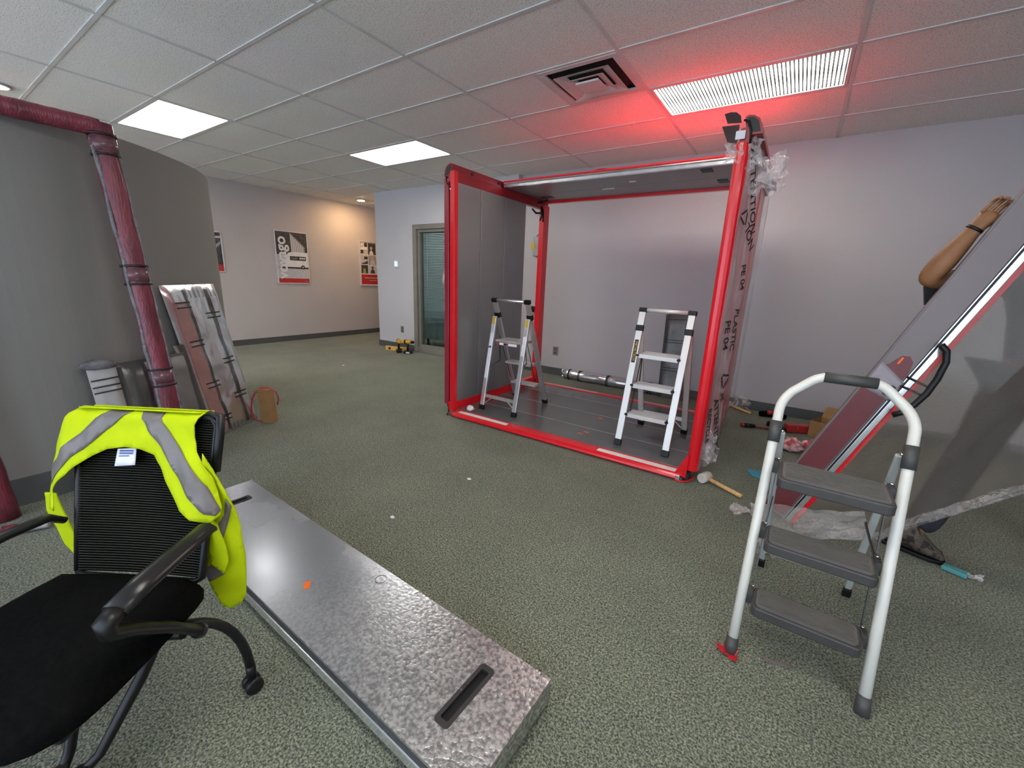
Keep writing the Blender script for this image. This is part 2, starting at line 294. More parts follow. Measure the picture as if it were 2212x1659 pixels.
# ------------------------------------------------------------------ mesh helpers
class MB:
    def __init__(s): s.v = []; s.f = []; s.smooth = []
    def add(s, vs, fs, sm=False):
        k = len(s.v); s.v += [Vector(p) for p in vs]; s.f += [tuple(i+k for i in f) for f in fs]; s.smooth += [sm]*len(fs); return s
    def box(s, x0, x1, y0, y1, z0, z1):
        vs = [(x0,y0,z0),(x1,y0,z0),(x1,y1,z0),(x0,y1,z0),(x0,y0,z1),(x1,y0,z1),(x1,y1,z1),(x0,y1,z1)]
        return s.add(vs, [(3,2,1,0),(4,5,6,7),(0,1,5,4),(1,2,6,5),(2,3,7,6),(3,0,4,7)])
    def beam(s, p, q, w, h, side=None):
        """box section w (along side) x h from p to q"""
        p = Vector(p); q = Vector(q); d = (q-p).normalized()
        sd = Vector(side) if side else (Vector((1,0,0)) if abs(d.x) < 0.9 else Vector((0,1,0)))
        sd = (sd - d*sd.dot(d)).normalized(); n = d.cross(sd)
        c = [(-w/2,-h/2),(w/2,-h/2),(w/2,h/2),(-w/2,h/2)]
        vs = [p+sd*a+n*b for a,b in c]+[q+sd*a+n*b for a,b in c]
        return s.add(vs, [(3,2,1,0),(4,5,6,7),(0,1,5,4),(1,2,6,5),(2,3,7,6),(3,0,4,7)])
    def tube(s, pts, r, n=10, sx=1.0, cap=True, ref=None):
        pts = [Vector(p) for p in pts]; rs = r if isinstance(r, (list, tuple)) else [r]*len(pts)
        t0 = (pts[1]-pts[0]).normalized()
        a = Vector(ref) if ref else (Vector((0,0,1)) if abs(t0.z) < 0.9 else Vector((1,0,0)))
        vs = []; fs = []
        for i, p in enumerate(pts):
            t = (pts[min(i+1,len(pts)-1)]-pts[max(i-1,0)]).normalized()
            a = (a - t*a.dot(t)).normalized(); b = t.cross(a)
            for k in range(n):
                th = 2*math.pi*k/n; vs.append(p+a*math.cos(th)*rs[i]+b*math.sin(th)*rs[i]*sx)
        for i in range(len(pts)-1):
            for k in range(n):
                fs.append((i*n+k, i*n+(k+1)%n, (i+1)*n+(k+1)%n, (i+1)*n+k))
        s.add(vs, fs, True)
        if cap:
            m = len(s.v)-len(vs)
            s.f += [tuple(m+k for k in range(n-1,-1,-1)), tuple(m+(len(pts)-1)*n+k for k in range(n))]; s.smooth += [False, False]
        return s
    def prism(s, poly, o, a, b, t):
        """2D poly in frame (o; a, b) extruded by vector t"""
        o = Vector(o); a = Vector(a); b = Vector(b); t = Vector(t); n = len(poly)
        vs = [o+a*x+b*y for x,y in poly]; vs += [p+t for p in vs]
        fs = [tuple(range(n-1,-1,-1)), tuple(range(n,2*n))]+[(i,(i+1)%n,n+(i+1)%n,n+i) for i in range(n)]
        return s.add(vs, fs)
    def lathe(s, prof, o, axis=(0,0,1), n=20):
        o = Vector(o); ax = Vector(axis).normalized()
        a = Vector((1,0,0)) if abs(ax.x) < 0.9 else Vector((0,1,0)); a = (a-ax*a.dot(ax)).normalized(); b = ax.cross(a)
        vs = [o+ax*z+(a*math.cos(2*math.pi*k/n)+b*math.sin(2*math.pi*k/n))*r for r,z in prof for k in range(n)]
        fs = [(i*n+k,i*n+(k+1)%n,(i+1)*n+(k+1)%n,(i+1)*n+k) for i in range(len(prof)-1) for k in range(n)]
        s.add(vs, fs, True); m = len(s.v)-len(vs)
        s.f += [tuple(m+k for k in range(n-1,-1,-1)), tuple(m+(len(prof)-1)*n+k for k in range(n))]; s.smooth += [False, False]
        return s
    def grid(s, fn, nu, nv):
        vs = [fn(i/nu, j/nv) for j in range(nv+1) for i in range(nu+1)]
        fs = [(j*(nu+1)+i, j*(nu+1)+i+1, (j+1)*(nu+1)+i+1, (j+1)*(nu+1)+i) for j in range(nv) for i in range(nu)]
        return s.add(vs, fs, True)
    def build(s, name, m, parent=None, bevel=0, solid=0, seg=2, sub=0):
        me = bpy.data.meshes.new(name)
        org = Vector((0,0,0))
        if parent is None and s.v:
            xs = [p.x for p in s.v]; ys = [p.y for p in s.v]; zs = [p.z for p in s.v]
            org = Vector(((min(xs)+max(xs))/2, (min(ys)+max(ys))/2, min(zs)))
        elif parent is not None: org = parent_world(parent)
        me.from_pydata([p-org for p in s.v], [], s.f)
        me.polygons.foreach_set('use_smooth', s.smooth); me.update()
        me.materials.append(M[m] if isinstance(m, str) else m)
        o = bpy.data.objects.new(name, me); C.objects.link(o)
        if parent is not None: o.parent = parent
        else: o.location = org
        if solid: md = o.modifiers.new('Solidify', 'SOLIDIFY'); md.thickness = solid; md.offset = 0
        if sub: md = o.modifiers.new('Subsurf', 'SUBSURF'); md.levels = sub; md.render_levels = sub
        if bevel:
            md = o.modifiers.new('Bevel', 'BEVEL'); md.width = bevel; md.segments = seg; md.limit_method = 'ANGLE'; md.angle_limit = math.radians(40)
        return o
def parent_world(p):
    w = Vector(p.location)
    while p.parent: p = p.parent; w += Vector(p.location)
    return w
def thing(name, label, cat, loc, group=None):
    o = bpy.data.objects.new(name, None); o.empty_display_size = 0.1; C.objects.link(o); o.location = loc
    return tag(o, label, cat, group)
def tag(o, label, cat, group=None):
    o['label'] = label; o['category'] = cat
    if group: o['group'] = group
    return o
def struct(o): o['kind'] = 'structure'; return o
def part(o, label): o['label'] = label; return o
def text(name, body, size, m, parent, o, ax, ay, extrude=0.0006, offset=0.0, align='CENTER'):
    """flat lettering: o centre, ax reading direction, ay letter-up direction"""
    cu = bpy.data.curves.new(name, 'FONT'); cu.body = body; cu.size = size; cu.align_x = align; cu.align_y = 'CENTER'; cu.extrude = extrude; cu.offset = offset
    t = bpy.data.objects.new(name+'_tmp', cu); C.objects.link(t)
    bpy.context.view_layer.update()
    me = bpy.data.meshes.new_from_object(t.evaluated_get(bpy.context.evaluated_depsgraph_get())); C.objects.unlink(t); bpy.data.objects.remove(t)
    ax = Vector(ax).normalized(); ay = Vector(ay).normalized(); az = ax.cross(ay)
    mm = Matrix(((ax.x,ay.x,az.x,0),(ax.y,ay.y,az.y,0),(ax.z,ay.z,az.z,0),(0,0,0,1)))
    me.transform(Matrix.Translation(Vector(o)-parent_world(parent)) @ mm)
    me.materials.clear(); me.materials.append(M[m])
    ob = bpy.data.objects.new(name, me); C.objects.link(ob); ob.parent = parent
    return ob
def poly_surface(poly, fn, m, name, parent, cuts=3, solid=0.003):
    """a flat outline, finely triangulated, then carried into space by fn(a, s)"""
    from mathutils.geometry import delaunay_2d_cdt
    st = 0.012
    out = []
    for k in range(len(poly)):
        a = Vector(poly[k]); b = Vector(poly[(k+1) % len(poly)]); nn = max(1, int((b-a).length/st))
        out += [a.lerp(b, q/nn) for q in range(nn)]
    ne = len(out); pts = list(out)
    xs_ = [p.x for p in out]; ys_ = [p.y for p in out]
    y = min(ys_)+st*0.5; row = 0
    while y < max(ys_):
        x = min(xs_)+(st*0.5 if row % 2 else 0)
        while x < max(xs_):
            q = Vector((x+random.uniform(-1, 1)*st*0.1, y))
            if min((q-e).length for e in out) > st*0.5: pts.append(q)
            x += st
        y += st*0.87; row += 1
    vv, ee, ff, _, _, _ = delaunay_2d_cdt(pts, [(k, (k+1) % ne) for k in range(ne)], [], 1, 1e-6)
    bm = bmesh.new(); bv = [bm.verts.new((p.x, p.y, 0)) for p in vv]
    for f in ff:
        try: bm.faces.new([bv[k] for k in f])
        except ValueError: pass
    bmesh.ops.delete(bm, geom=[v for v in bm.verts if not v.link_faces], context='VERTS')
    org = parent_world(parent)
    for v in bm.verts: v.co = fn(v.co.x, v.co.y)-org
    bmesh.ops.recalc_face_normals(bm, faces=bm.faces)
    me = bpy.data.meshes.new(name); bm.to_mesh(me); bm.free()
    for p in me.polygons: p.use_smooth = True
    me.materials.append(M[m]); o = bpy.data.objects.new(name, me); C.objects.link(o); o.parent = parent
    if solid: md = o.modifiers.new('Solidify', 'SOLIDIFY'); md.thickness = solid; md.offset = 0
    return o

# ------------------------------------------------------------------ the room
XF, XR, YB, YD, YN, YE, XC, XJ = -8.0, 3.0, 5.196, 5.097, -2.6, 8.0, -6.49, -3.43
struct(MB().box(XF-0.1, XR+0.1, YN-0.1, YE+0.1, -0.08, 0.0).build('floor', 'carpet'))
ceiling = struct(MB().box(XF-0.1, XR+0.1, YN-0.1, YE+0.1, CEIL+0.03, CEIL+0.10).build('ceiling', 'plenum'))
GX, GY, DX, DY = -3.61572, 1.56602, 1.2192, 0.6096
LIGHT_CELLS = [(2, 3), (-1, 3), (-2, 0), (2, -2), (-1, -3), (4, -4)]  # later cells are unseen extra troffers giving light from behind the viewpoint
VENT_CELL = (1, 2)
tile_cache = {}
def tile(x0, x1, y0, y1):
    w, d = x1-x0, y1-y0
    if w < 0.03 or d < 0.03: return
    k = (round(w, 3), round(d, 3))
    if k not in tile_cache:
        o = MB().box(-w/2, w/2, -d/2, d/2, 0.002, 0.016).build('ceiling_tile', 'tile', ceiling)
        me = o.data; bpy.data.objects.remove(o)
        me.transform(Matrix.Translation(parent_world(ceiling)))
        tile_cache[k] = me
    o = bpy.data.objects.new('ceiling_tile', tile_cache[k]); C.objects.link(o); o.parent = ceiling
    o.location = Vector(((x0+x1)/2, (y0+y1)/2, CEIL)) - parent_world(ceiling)
for i in range(-5, 7):
    for j in range(-8, 12):
        x0, x1 = max(GX+i*DX, XF), min(GX+(i+1)*DX, XR)
        ymax = YB if (x0+x1)/2 > XJ else YD
        if x0 < XC: ymax = YE
        y0, y1 = max(GY+j*DY, YN), min(GY+(j+1)*DY, ymax)
        if x1-x0 < 0.03 or y1-y0 < 0.03: continue
        if (i, j) in LIGHT_CELLS: continue
        if x0 < XC < x1 and y1 > YD:      # the cell is cut by the corridor corner
            tile(x0, x1, y0, min(y1, YD)) if y0 < YD else None
            tile(x0, XC, max(y0, YD), y1); continue
        if (i, j) == VENT_CELL: x1 = (x0+x1)/2
        tile(x0+0.002, x1-0.002, y0+0.002, y1-0.002)
for i in range(-5, 7):
    x = GX+i*DX
    if XF < x < XR:
        MB().box(x-0.012, x+0.012, YN, YB if x > XJ else (YD if x > XC else YE), CEIL-0.004, CEIL+0.003).build('grid_bar', 'tbar', ceiling)
for j in range(-8, 12):
    y = GY+j*DY
    if YN < y < YE:
        MB().box(XF, XR if y < YD else XC, y-0.012, y+0.012, CEIL-0.0035, CEIL+0.0035).build('grid_bar', 'tbar', ceiling)
xm = GX+1.5*DX; MB().box(xm-0.012, xm+0.012, GY+2*DY, GY+3*DY, CEIL-0.0038, CEIL+0.003).build('grid_bar', 'tbar', ceiling)

struct(MB().box(XJ, XR, YB, YB+0.1, 0, CEIL+0.03).build('wall_back', 'wall'))
FX0, FX1, FZ1 = -5.525, -4.42, 2.135      # interior glazed opening
wd = MB(); wd.box(XC, FX0, YD, YD+0.12, 0, CEIL+0.03); wd.box(FX1, XJ, YD, YD+0.199, 0, CEIL+0.03); wd.box(FX0, FX1, YD, YD+0.12, FZ1, CEIL+0.03)
struct(wd.build('wall_door', 'wall_door'))
struct(MB().box(XC, XC+0.1, YD+0.12, YE, 0, CEIL+0.03).build('wall_corridor', 'wall_far'))
struct(MB().box(XF-0.1, XF, YN, YE, 0, CEIL+0.03).build('wall_far', 'wall_far'))
struct(MB().box(XF, XC+0.1, YE, YE+0.1, 0, CEIL+0.03).build('wall_end', 'wall_far'))
struct(MB().box(XR, XR+0.1, YN, YB+0.1, 0, CEIL+0.03).build('wall_right', 'wall'))
# rear wall, behind the photographer, with a band of daylight windows
wr = MB()
WZ0, WZ1 = 0.10, 2.60; WIN = [(-7.85, -5.75), (-5.65, -3.55), (-3.15, -1.15), (-1.05, 0.95), (1.05, 2.95)]
wr.box(XF, XR, YN-0.12, YN, 0, WZ0); wr.box(XF, XR, YN-0.12, YN, WZ1, CEIL+0.03)
xs = [XF]+[v for w in WIN for v in w]+[XR]
for a, b in zip(xs[0::2], xs[1::2]): wr.box(a, b, YN-0.12, YN, WZ0, WZ1)
struct(wr.build('wall_rear', 'wall'))
M['pane'] = mat_glass('window_glass', (0.95, 0.98, 1.0), 0.0)
for n, (a, b) in enumerate(WIN):
    f = MB(); t = 0.05
    f.box(a, b, YN-0.09, YN-0.03, WZ0, WZ0+t); f.box(a, b, YN-0.09, YN-0.03, WZ1-t, WZ1)
    f.box(a, a+t, YN-0.09, YN-0.03, WZ0+t, WZ1-t); f.box(b-t, b, YN-0.09, YN-0.03, WZ0+t, WZ1-t)
    w = struct(f.build('window_%d' % (n+2), 'tan_frame'))
    MB().box(a+t, b-t, YN-0.063, YN-0.057, WZ0+t, WZ1-t).build('pane', 'pane', w)

# curved freestanding partition on the left
PH = 2.06
pc = [(-3.35, YN), (-3.35, -1.0), (-3.35, 0.25), (-3.37, 0.463), (-3.46, 0.716), (-3.575, 0.90), (-3.70, 1.09), (-3.81, 1.23), (-3.96, 1.40), (-4.15, 1.565), (-4.36, 1.69), (-4.62, 1.80), (-4.95, 1.90), (-5.4, 1.97)]
def smooth_poly(p, it=2):
    for _ in range(it):
        q = [p[0]]
        for a, b in zip(p, p[1:]):
            q += [(a[0]*0.75+b[0]*0.25, a[1]*0.75+b[1]*0.25), (a[0]*0.25+b[0]*0.75, a[1]*0.25+b[1]*0.75)]
        p = q+[p[-1]]
    return p
pcs = smooth_poly(pc, 2)
def offset_poly(p, d):
    out = []
    for i in range(len(p)):
        a = Vector(p[max(i-1, 0)]); b = Vector(p[min(i+1, len(p)-1)]); t = (b-a).normalized(); n = Vector((t.y, -t.x)); out.append((p[i][0]+n.x*d, p[i][1]+n.y*d))
    return out
def ribbon(front, back, z0, z1):
    m = MB(); n = len(front)
    vs = [(x, y, z0) for x, y in front]+[(x, y, z1) for x, y in front]+[(x, y, z0) for x, y in back]+[(x, y, z1) for x, y in back]
    fs = []
    for i in range(n-1):
        fs += [(i, i+1, n+i+1, n+i), (2*n+i+1, 2*n+i, 3*n+i, 3*n+i+1), (n+i, n+i+1, 3*n+i+1, 3*n+i), (i+1, i, 2*n+i, 2*n+i+1)]
    fs += [(0, n, 3*n, 2*n), (n-1, 3*n-1, 4*n-1, 2*n-1)]
    m.add(vs, fs, False); return m
struct(ribbon(pcs, offset_poly(pcs, -0.14), 0, PH).build('wall_left', 'wall_left'))
struct(ribbon(offset_poly(pcs, 0.012), offset_poly(pcs, 0.0005), 0, 0.155).build('baseboard_left', 'base'))
struct(MB().box(XJ+0.012, XR, YB-0.012, YB-0.0005, 0, 0.105).build('baseboard_back', 'base'))
b = MB(); b.box(XC-0.012, FX0, YD-0.012, YD-0.0005, 0, 0.105); b.box(FX1, XJ+0.012, YD-0.012, YD-0.0005, 0, 0.105); b.box(XJ+0.0005, XJ+0.012, YD-0.0005, YB-0.012, 0, 0.105)
struct(b.build('baseboard_door', 'base'))
struct(MB().box(XF+0.0005, XF+0.012, YN, YE, 0, 0.10).build('baseboard_far', 'base'))

# interior glazed opening beside the pod: frame, glass, blind, dim room behind
w1 = thing('window_1', 'x', 'x', ((FX0+FX1)/2, YD+0.05, 0)); del w1['label']; del w1['category']; w1['kind'] = 'structure'
fr = MB(); T = 0.085
fr.box(FX0, FX0+T, YD-0.02, YD+0.13, 0, FZ1); fr.box(FX1-T, FX1, YD-0.02, YD+0.13, 0, FZ1); fr.box(FX0+T, FX1-T, YD-0.02, YD+0.13, FZ1-0.075, FZ1); fr.box(FX0+T, FX1-T, YD-0.02, YD+0.13, 0, 0.085)
fr.build('window_frame', 'tan_frame', w1, bevel=0.004)
st = MB(); e = 0.045
st.box(FX0+T, FX0+T+e, YD+0.02, YD+0.11, 0.085, FZ1-0.075); st.box(FX1-T-e, FX1-T, YD+0.02, YD+0.11, 0.085, FZ1-0.075); st.box(FX0+T+e, FX1-T-e, YD+0.02, YD+0.11, FZ1-0.075-e, FZ1-0.075); st.box(FX0+T+e, FX1-T-e, YD+0.02, YD+0.11, 0.085, 0.085+e)
st.build('glazing_bead', 'tan_frame', w1, bevel=0.003)
M['pane2'] = mat_glass('office_glass', (0.60, 0.78, 0.78), 0.12)
MB().box(FX0+T+e, FX1-T-e, YD+0.06, YD+0.066, 0.085+e, FZ1-0.075-e).build('pane', 'pane2', w1)
sl = MB()
z = 0.62
while z < 2.0: sl.box(FX0+T+e+0.01, FX1-T-e-0.01, YD+0.098, YD+0.110, z, z+0.017); z += 0.026
o = sl.build('blind_slats', 'blind', w1); o['kind'] = 'stuff'
MB().tube([(FX0+T+e+0.10, YD+0.092, 1.98), (FX0+T+e+0.10, YD+0.092, 0.9)], 0.004, 6).build('blind_wand', 'white_plastic', w1)
rb = MB(); rb.box(XC+0.1, XJ, 7.6, 7.7, 0, CEIL+0.03); rb.box(XJ, XJ+0.1, YB+0.1, 7.7, 0, CEIL+0.03)
struct(rb.build('wall_office', 'wall_left'))
t = thing('office_desk', 'grey-green desk panel on black feet seen through the interior glass', 'desk', (-5.0, 5.75, 0))
MB().box(-5.9, -4.1, 5.55, 6.25, 0.66, 0.70).build('desk_top', 'desk', t, bevel=0.004)
MB().box(-5.85, -4.15, 5.6, 5.62, 0.16, 0.66).build('modesty_panel', 'desk', t)
for x in (-5.78, -5.25, -4.2): MB().lathe([(0.045, 0), (0.05, 0.03), (0.02, 0.05), (0.02, 0.16)], (x, 5.66, 0)).build('leg', 'black', t)

# ------------------------------------------------------------------ ceiling fittings
def mat_lens():
    m, nt, b = mk('prismatic_lens')
    co = coords(nt)
    sep = nd(nt, 'ShaderNodeSeparateXYZ'); nt.links.new(co, sep.inputs[0])
    w = nd(nt, 'ShaderNodeMath', operation='MULTIPLY'); w.inputs[1].default_value = 2*math.pi*52/1.19; nt.links.new(sep.outputs['X'], w.inputs[0])
    sn = nd(nt, 'ShaderNodeMath', operation='SINE'); nt.links.new(w.outputs[0], sn.inputs[0])
    rib = nd(nt, 'ShaderNodeMapRange'); rib.inputs['From Min'].default_value = -0.25; rib.inputs['From Max'].default_value = 0.55; rib.inputs['To Min'].default_value = 0.005; rib.inputs['To Max'].default_value = 1.0
    nt.links.new(sn.outputs[0], rib.inputs[0])
    w2 = nd(nt, 'ShaderNodeMath', operation='MULTIPLY'); w2.inputs[1].default_value = 2*math.pi*3.2; nt.links.new(sep.outputs['Y'], w2.inputs[0])
    cs = nd(nt, 'ShaderNodeMath', operation='COSINE'); nt.links.new(w2.outputs[0], cs.inputs[0])
    tub = nd(nt, 'ShaderNodeMapRange'); tub.inputs['From Min'].default_value = 1; tub.inputs['From Max'].default_value = -1; tub.inputs['To Min'].default_value = 0.45; tub.inputs['To Max'].default_value = 1.15
    nt.links.new(cs.outputs[0], tub.inputs[0])
    mu = nd(nt, 'ShaderNodeMath', operation='MULTIPLY'); nt.links.new(rib.outputs[0], mu.inputs[0]); nt.links.new(tub.outputs[0], mu.inputs[1])
    st_ = nd(nt, 'ShaderNodeMath', operation='MULTIPLY'); st_.inputs[1].default_value = LAMP; nt.links.new(mu.outputs[0], st_.inputs[0])
    e = nd(nt, 'ShaderNodeEmission'); e.inputs[0].default_value = (1.0, 0.955, 0.89, 1); nt.links.new(st_.outputs[0], e.inputs[1])
    nt.links.new(e.outputs[0], nt.nodes['Material Output'].inputs['Surface'])
    return m
M['lens'] = mat_lens()
LL = {(-2, 8): 'unseen ceiling light added inside the office to brighten the interior glass', (2, -2): 'unseen extra ceiling light just behind the viewpoint above the office chair', (-1, -3): 'unseen extra ceiling light behind the viewpoint along the partition', (4, -4): 'unseen extra ceiling light behind the viewpoint near the rear windows', (2, 3): 'lit ceiling light with ribbed lens above the red pod', (-1, 3): 'lit ceiling light between the red pod and far wall', (-2, 0): 'lit ceiling light above the curved grey partition'}
for (i, j) in LIGHT_CELLS+[(-2, 8)]:  # the office cell holds an added, unseen light that brightens the glass
    cx, cy = GX+(i+0.5)*DX, GY+(j+0.5)*DY
    t = thing('ceiling_light', LL.get((i, j), 'ceiling light with ribbed lens behind the viewpoint'), 'ceiling light', (cx, cy, CEIL), 'ribbed ceiling lights')
    f = MB(); w, d, k = DX/2-0.014, DY/2-0.014, 0.022
    f.box(cx-w, cx+w, cy-d, cy-d+k, CEIL-0.003, CEIL+0.02); f.box(cx-w, cx+w, cy+d-k, cy+d, CEIL-0.003, CEIL+0.02)
    f.box(cx-w, cx-w+k, cy-d+k, cy+d-k, CEIL-0.003, CEIL+0.02); f.box(cx+w-k, cx+w, cy-d+k, cy+d-k, CEIL-0.003, CEIL+0.02)
    f.build('frame', 'tbar', t, bevel=0.002)
    MB().box(cx-w+k, cx+w-k, cy-d+k, cy+d-k, CEIL+0.004, CEIL+0.010).build('lens', 'lens', t)
M['lamp_warm'] = mat_emit('warm_lamp', (1.0, 0.62, 0.30), 230.0)
for (x, y, lb) in [(-7.38, 5.48, 'warm recessed downlight over the far poster wall'), (-5.75, 0.78, 'warm recessed downlight at the left edge above the partition')]:
    t = thing('recessed_downlight', lb, 'ceiling light', (x, y, CEIL))
    MB().lathe([(0.095, 0.0), (0.095, -0.008), (0.072, -0.010), (0.065, 0.0)], (x, y, CEIL-0.004), n=24).build('trim_ring', 'white_plastic', t)
    MB().lathe([(0.062, -0.001), (0.055, -0.012)], (x, y, CEIL-0.006), n=20).build('lamp', 'lamp_warm', t)
# supply air diffuser
vx0, vx1, vy0, vy1 = GX+1.5*DX+0.012, GX+2*DX-0.012, GY+2*DY+0.012, GY+3*DY-0.012
vcx, vcy = (vx0+vx1)/2, (vy0+vy1)/2
t = thing('air_vent', 'square stepped ceiling air diffuser beside the light above the pod', 'air vent', (vcx, vcy, CEIL))
f = MB(); k = 0.045
f.box(vx0, vx1, vy0, vy0+k, CEIL-0.006, CEIL+0.01); f.box(vx0, vx1, vy1-k, vy1, CEIL-0.006, CEIL+0.01); f.box(vx0, vx0+k, vy0+k, vy1-k, CEIL-0.006, CEIL+0.01); f.box(vx1-k, vx1, vy0+k, vy1-k, CEIL-0.006, CEIL+0.01)
f.build('frame', 'tbar', t, bevel=0.003)
MB().box(vx0+k, vx1-k, vy0+k, vy1-k, CEIL+0.024, CEIL+0.029).build('duct_throat', 'plenum', t)
for n, (ro, ri, z0, z1) in enumerate([(0.205, 0.135, -0.020, 0.012), (0.145, 0.08, -0.030, 0.004), (0.085, 0.0, -0.036, -0.004)]):
    m = MB(); o4 = [(-ro,-ro),(ro,-ro),(ro,ro),(-ro,ro)]; i4 = [(-ri,-ri),(ri,-ri),(ri,ri),(-ri,ri)]
    vs = [(vcx+x, vcy+y, CEIL+z0) for x,y in o4]+[(vcx+x, vcy+y, CEIL+z0+0.022) for x,y in i4]+[(vcx+x*0.98, vcy+y*0.98, CEIL+z0+0.004) for x,y in o4]+[(vcx+x, vcy+y, CEIL+z0+0.027) for x,y in i4]
    fs = []
    for a in range(4):
        b_ = (a+1) % 4; fs += [(a, b_, 4+b_, 4+a), (8+b_, 8+a, 12+a, 12+b_), (a, 8+a, 8+b_, b_)]
    if ri == 0.0:
        vs = [(vcx+x, vcy+y, CEIL+z0) for x,y in o4]+[(vcx+x, vcy+y, CEIL+z0+0.012) for x,y in o4]; fs = [(0,1,2,3),(7,6,5,4),(0,4,5,1),(1,5,6,2),(2,6,7,3),(3,7,4,0)]
    m.add(vs, fs).build('louvre_ring', 'tbar', t)

# ------------------------------------------------------------------ fittings on the walls
def plate(name, label, cat, x, z, w, h, y, m):
    t = thing(name, label, cat, (x, y, z-h/2))
    MB().box(x-w/2, x+w/2, y-0.008, y, z-h/2, z+h/2).build('cover_plate', m, t, bevel=0.002)
    for dz in (-h*0.2, h*0.2): MB().box(x-w*0.2, x+w*0.2, y-0.0095, y-0.008, z+dz-h*0.11, z+dz+h*0.11).build('socket', 'clamp_grey', t)
    return t
plate('wall_outlet', 'grey wall outlet left of the interior glass opening', 'outlet', -5.85, 0.36, 0.075, 0.12, YD, 'outlet')
plate('wall_outlet', 'grey wall outlet behind the pod, on the back wall', 'outlet', -2.75, 0.347, 0.08, 0.12, YB, 'outlet')
t = thing('thermostat', 'white wall thermostat with a glowing screen, left of the glass opening', 'thermostat', (-5.945, YD, 1.44))
MB().box(-6.00, -5.885, YD-0.022, YD, 1.44, 1.565).build('body', 'white_plastic', t, bevel=0.006)
MB().box(-5.985, -5.915, YD-0.0235, YD-0.022, 1.462, 1.545).build('screen', 'screen', t)
t = thing('electrical_box', 'grey electrical box with yellow tag seen through the pod gap', 'electrical box', (-3.03, YB, 1.64))
MB().box(-3.175, -3.035, YB-0.07, YB, 1.64, 1.90).build('body', 'grey_box', t, bevel=0.008)
MB().box(-3.20, -3.145, YB-0.075, YB-0.002, 1.73, 1.815).build('tag', 'yellow_tag', t)
MB().tube([(-3.14, YB-0.04, 1.90), (-3.10, YB-0.05, 1.925), (-3.06, YB-0.04, 1.90)], 0.006, 6).build('handle', 'black', t)
t = thing('wall_alarm', 'cream wall unit with dangling black plug, seen through the pod gap', 'wall alarm', (-3.06, YB, 0.86))
MB().box(-3.09, -3.02, YB-0.05, YB, 0.98, 1.11).build('body', 'cream', t, bevel=0.006)
MB().box(-3.17, -3.07, YB-0.06, YB-0.005, 0.87, 0.95).build('plug', 'black', t, bevel=0.004)
MB().tube([(-3.10, YB-0.03, 0.95), (-3.10, YB-0.035, 1.02), (-3.06, YB-0.03, 1.0), (-3.0, YB-0.03, 0.92)], 0.005, 6).build('cable', 'black', t)

# posters
def rect(m, x, y0, y1, z0, z1, t=0.0008): return m.box(x, x+t, y0, y1, z0, z1)
def poster(label, y0, y1, z0, z1):
    t = thing('poster', label, 'poster', (XF, (y0+y1)/2, z0), 'posters on the far wall')
    f = MB(); k = 0.018
    f.box(XF+0.001, XF+0.022, y0, y1, z0, z0+k); f.box(XF+0.001, XF+0.022, y0, y1, z1-k, z1); f.box(XF+0.001, XF+0.022, y0, y0+k, z0+k, z1-k); f.box(XF+0.001, XF+0.022, y1-k, y1, z0+k, z1-k)
    f.build('frame', 'poster_frame', t, bevel=0.003)
    return t
PX = XF+0.012
t = poster('framed poster with a white van and vertical white lettering', 4.047, 4.668, 1.075, 2.02)
rect(MB(), PX, 4.065, 4.65, 1.093, 2.002).build('backing_print', 'paper_light', t)
rect(MB(), PX+0.001, 4.065, 4.65, 1.60, 2.002).build('night_sky_print', 'paper_dark', t)
m = MB(); m.prism([(4.33,2.0),(4.52,1.83),(4.60,1.75),(4.60,1.63),(4.34,1.66)], (PX+0.002,0,0), (0,1,0), (0,0,1), (0.0008,0,0)); m.build('building_print', 'paper_grey', t)
for k in range(7):
    y = 4.35+k*0.034; MB().box(PX+0.003, PX+0.0036, y, y+0.012, 1.66, 1.95-k*0.032).build('window_print', 'paper_white', t)
m = MB(); m.prism([(4.20,1.40),(4.22,1.55),(4.27,1.635),(4.36,1.66),(4.65,1.655),(4.65,1.385),(4.20,1.375)], (PX+0.003,0,0), (0,1,0), (0,0,1), (0.0008,0,0)); m.build('van_print', 'paper_white', t)
rect(MB(), PX+0.004, 4.30, 4.61, 1.505, 1.58).build('van_side_print', 'paper_dark', t)
for k in range(3): MB().lathe([(0.016, 0), (0.016, 0.0006)], (PX+0.005, 4.50+k*0.038, 1.545), (1,0,0), 14).build('logo_dot_print', 'paper_white', t)
text('van_lettering', 'voyago', 0.045, 'paper_grey', t, (PX+0.0054, 4.385, 1.545), (0,1,0), (0,0,1))
rect(MB(), PX+0.004, 4.10, 4.65, 1.355, 1.385).build('road_shadow_print', 'paper_dark', t)
MB().lathe([(0.038, 0), (0.038, 0.0006)], (PX+0.005, 4.54, 1.385), (1,0,0), 20).build('wheel_print', 'ink_black', t)
MB().lathe([(0.02, 0), (0.02, 0.0006)], (PX+0.006, 4.54, 1.385), (1,0,0), 20).build('hub_print', 'paper_grey', t)
rect(MB(), PX+0.004, 4.065, 4.65, 1.093, 1.175).build('red_band_print', 'paper_red', t)
text('lettering', 'voyago', 0.265, 'paper_white', t, (PX+0.0065, 4.155, 1.545), (0,0,1), (0,-1,0), offset=0.006)
text('small_lettering', 'voyago', 0.03, 'paper_skin', t, (PX+0.0065, 4.59, 1.13), (0,1,0), (0,0,1))
t = poster('framed photo-collage poster with a red band, cut off by the wall corner', 5.826, 6.46, 1.055, 1.995)
rect(MB(), PX, 5.844, 6.44, 1.073, 1.975).build('backing_print', 'paper_white', t)
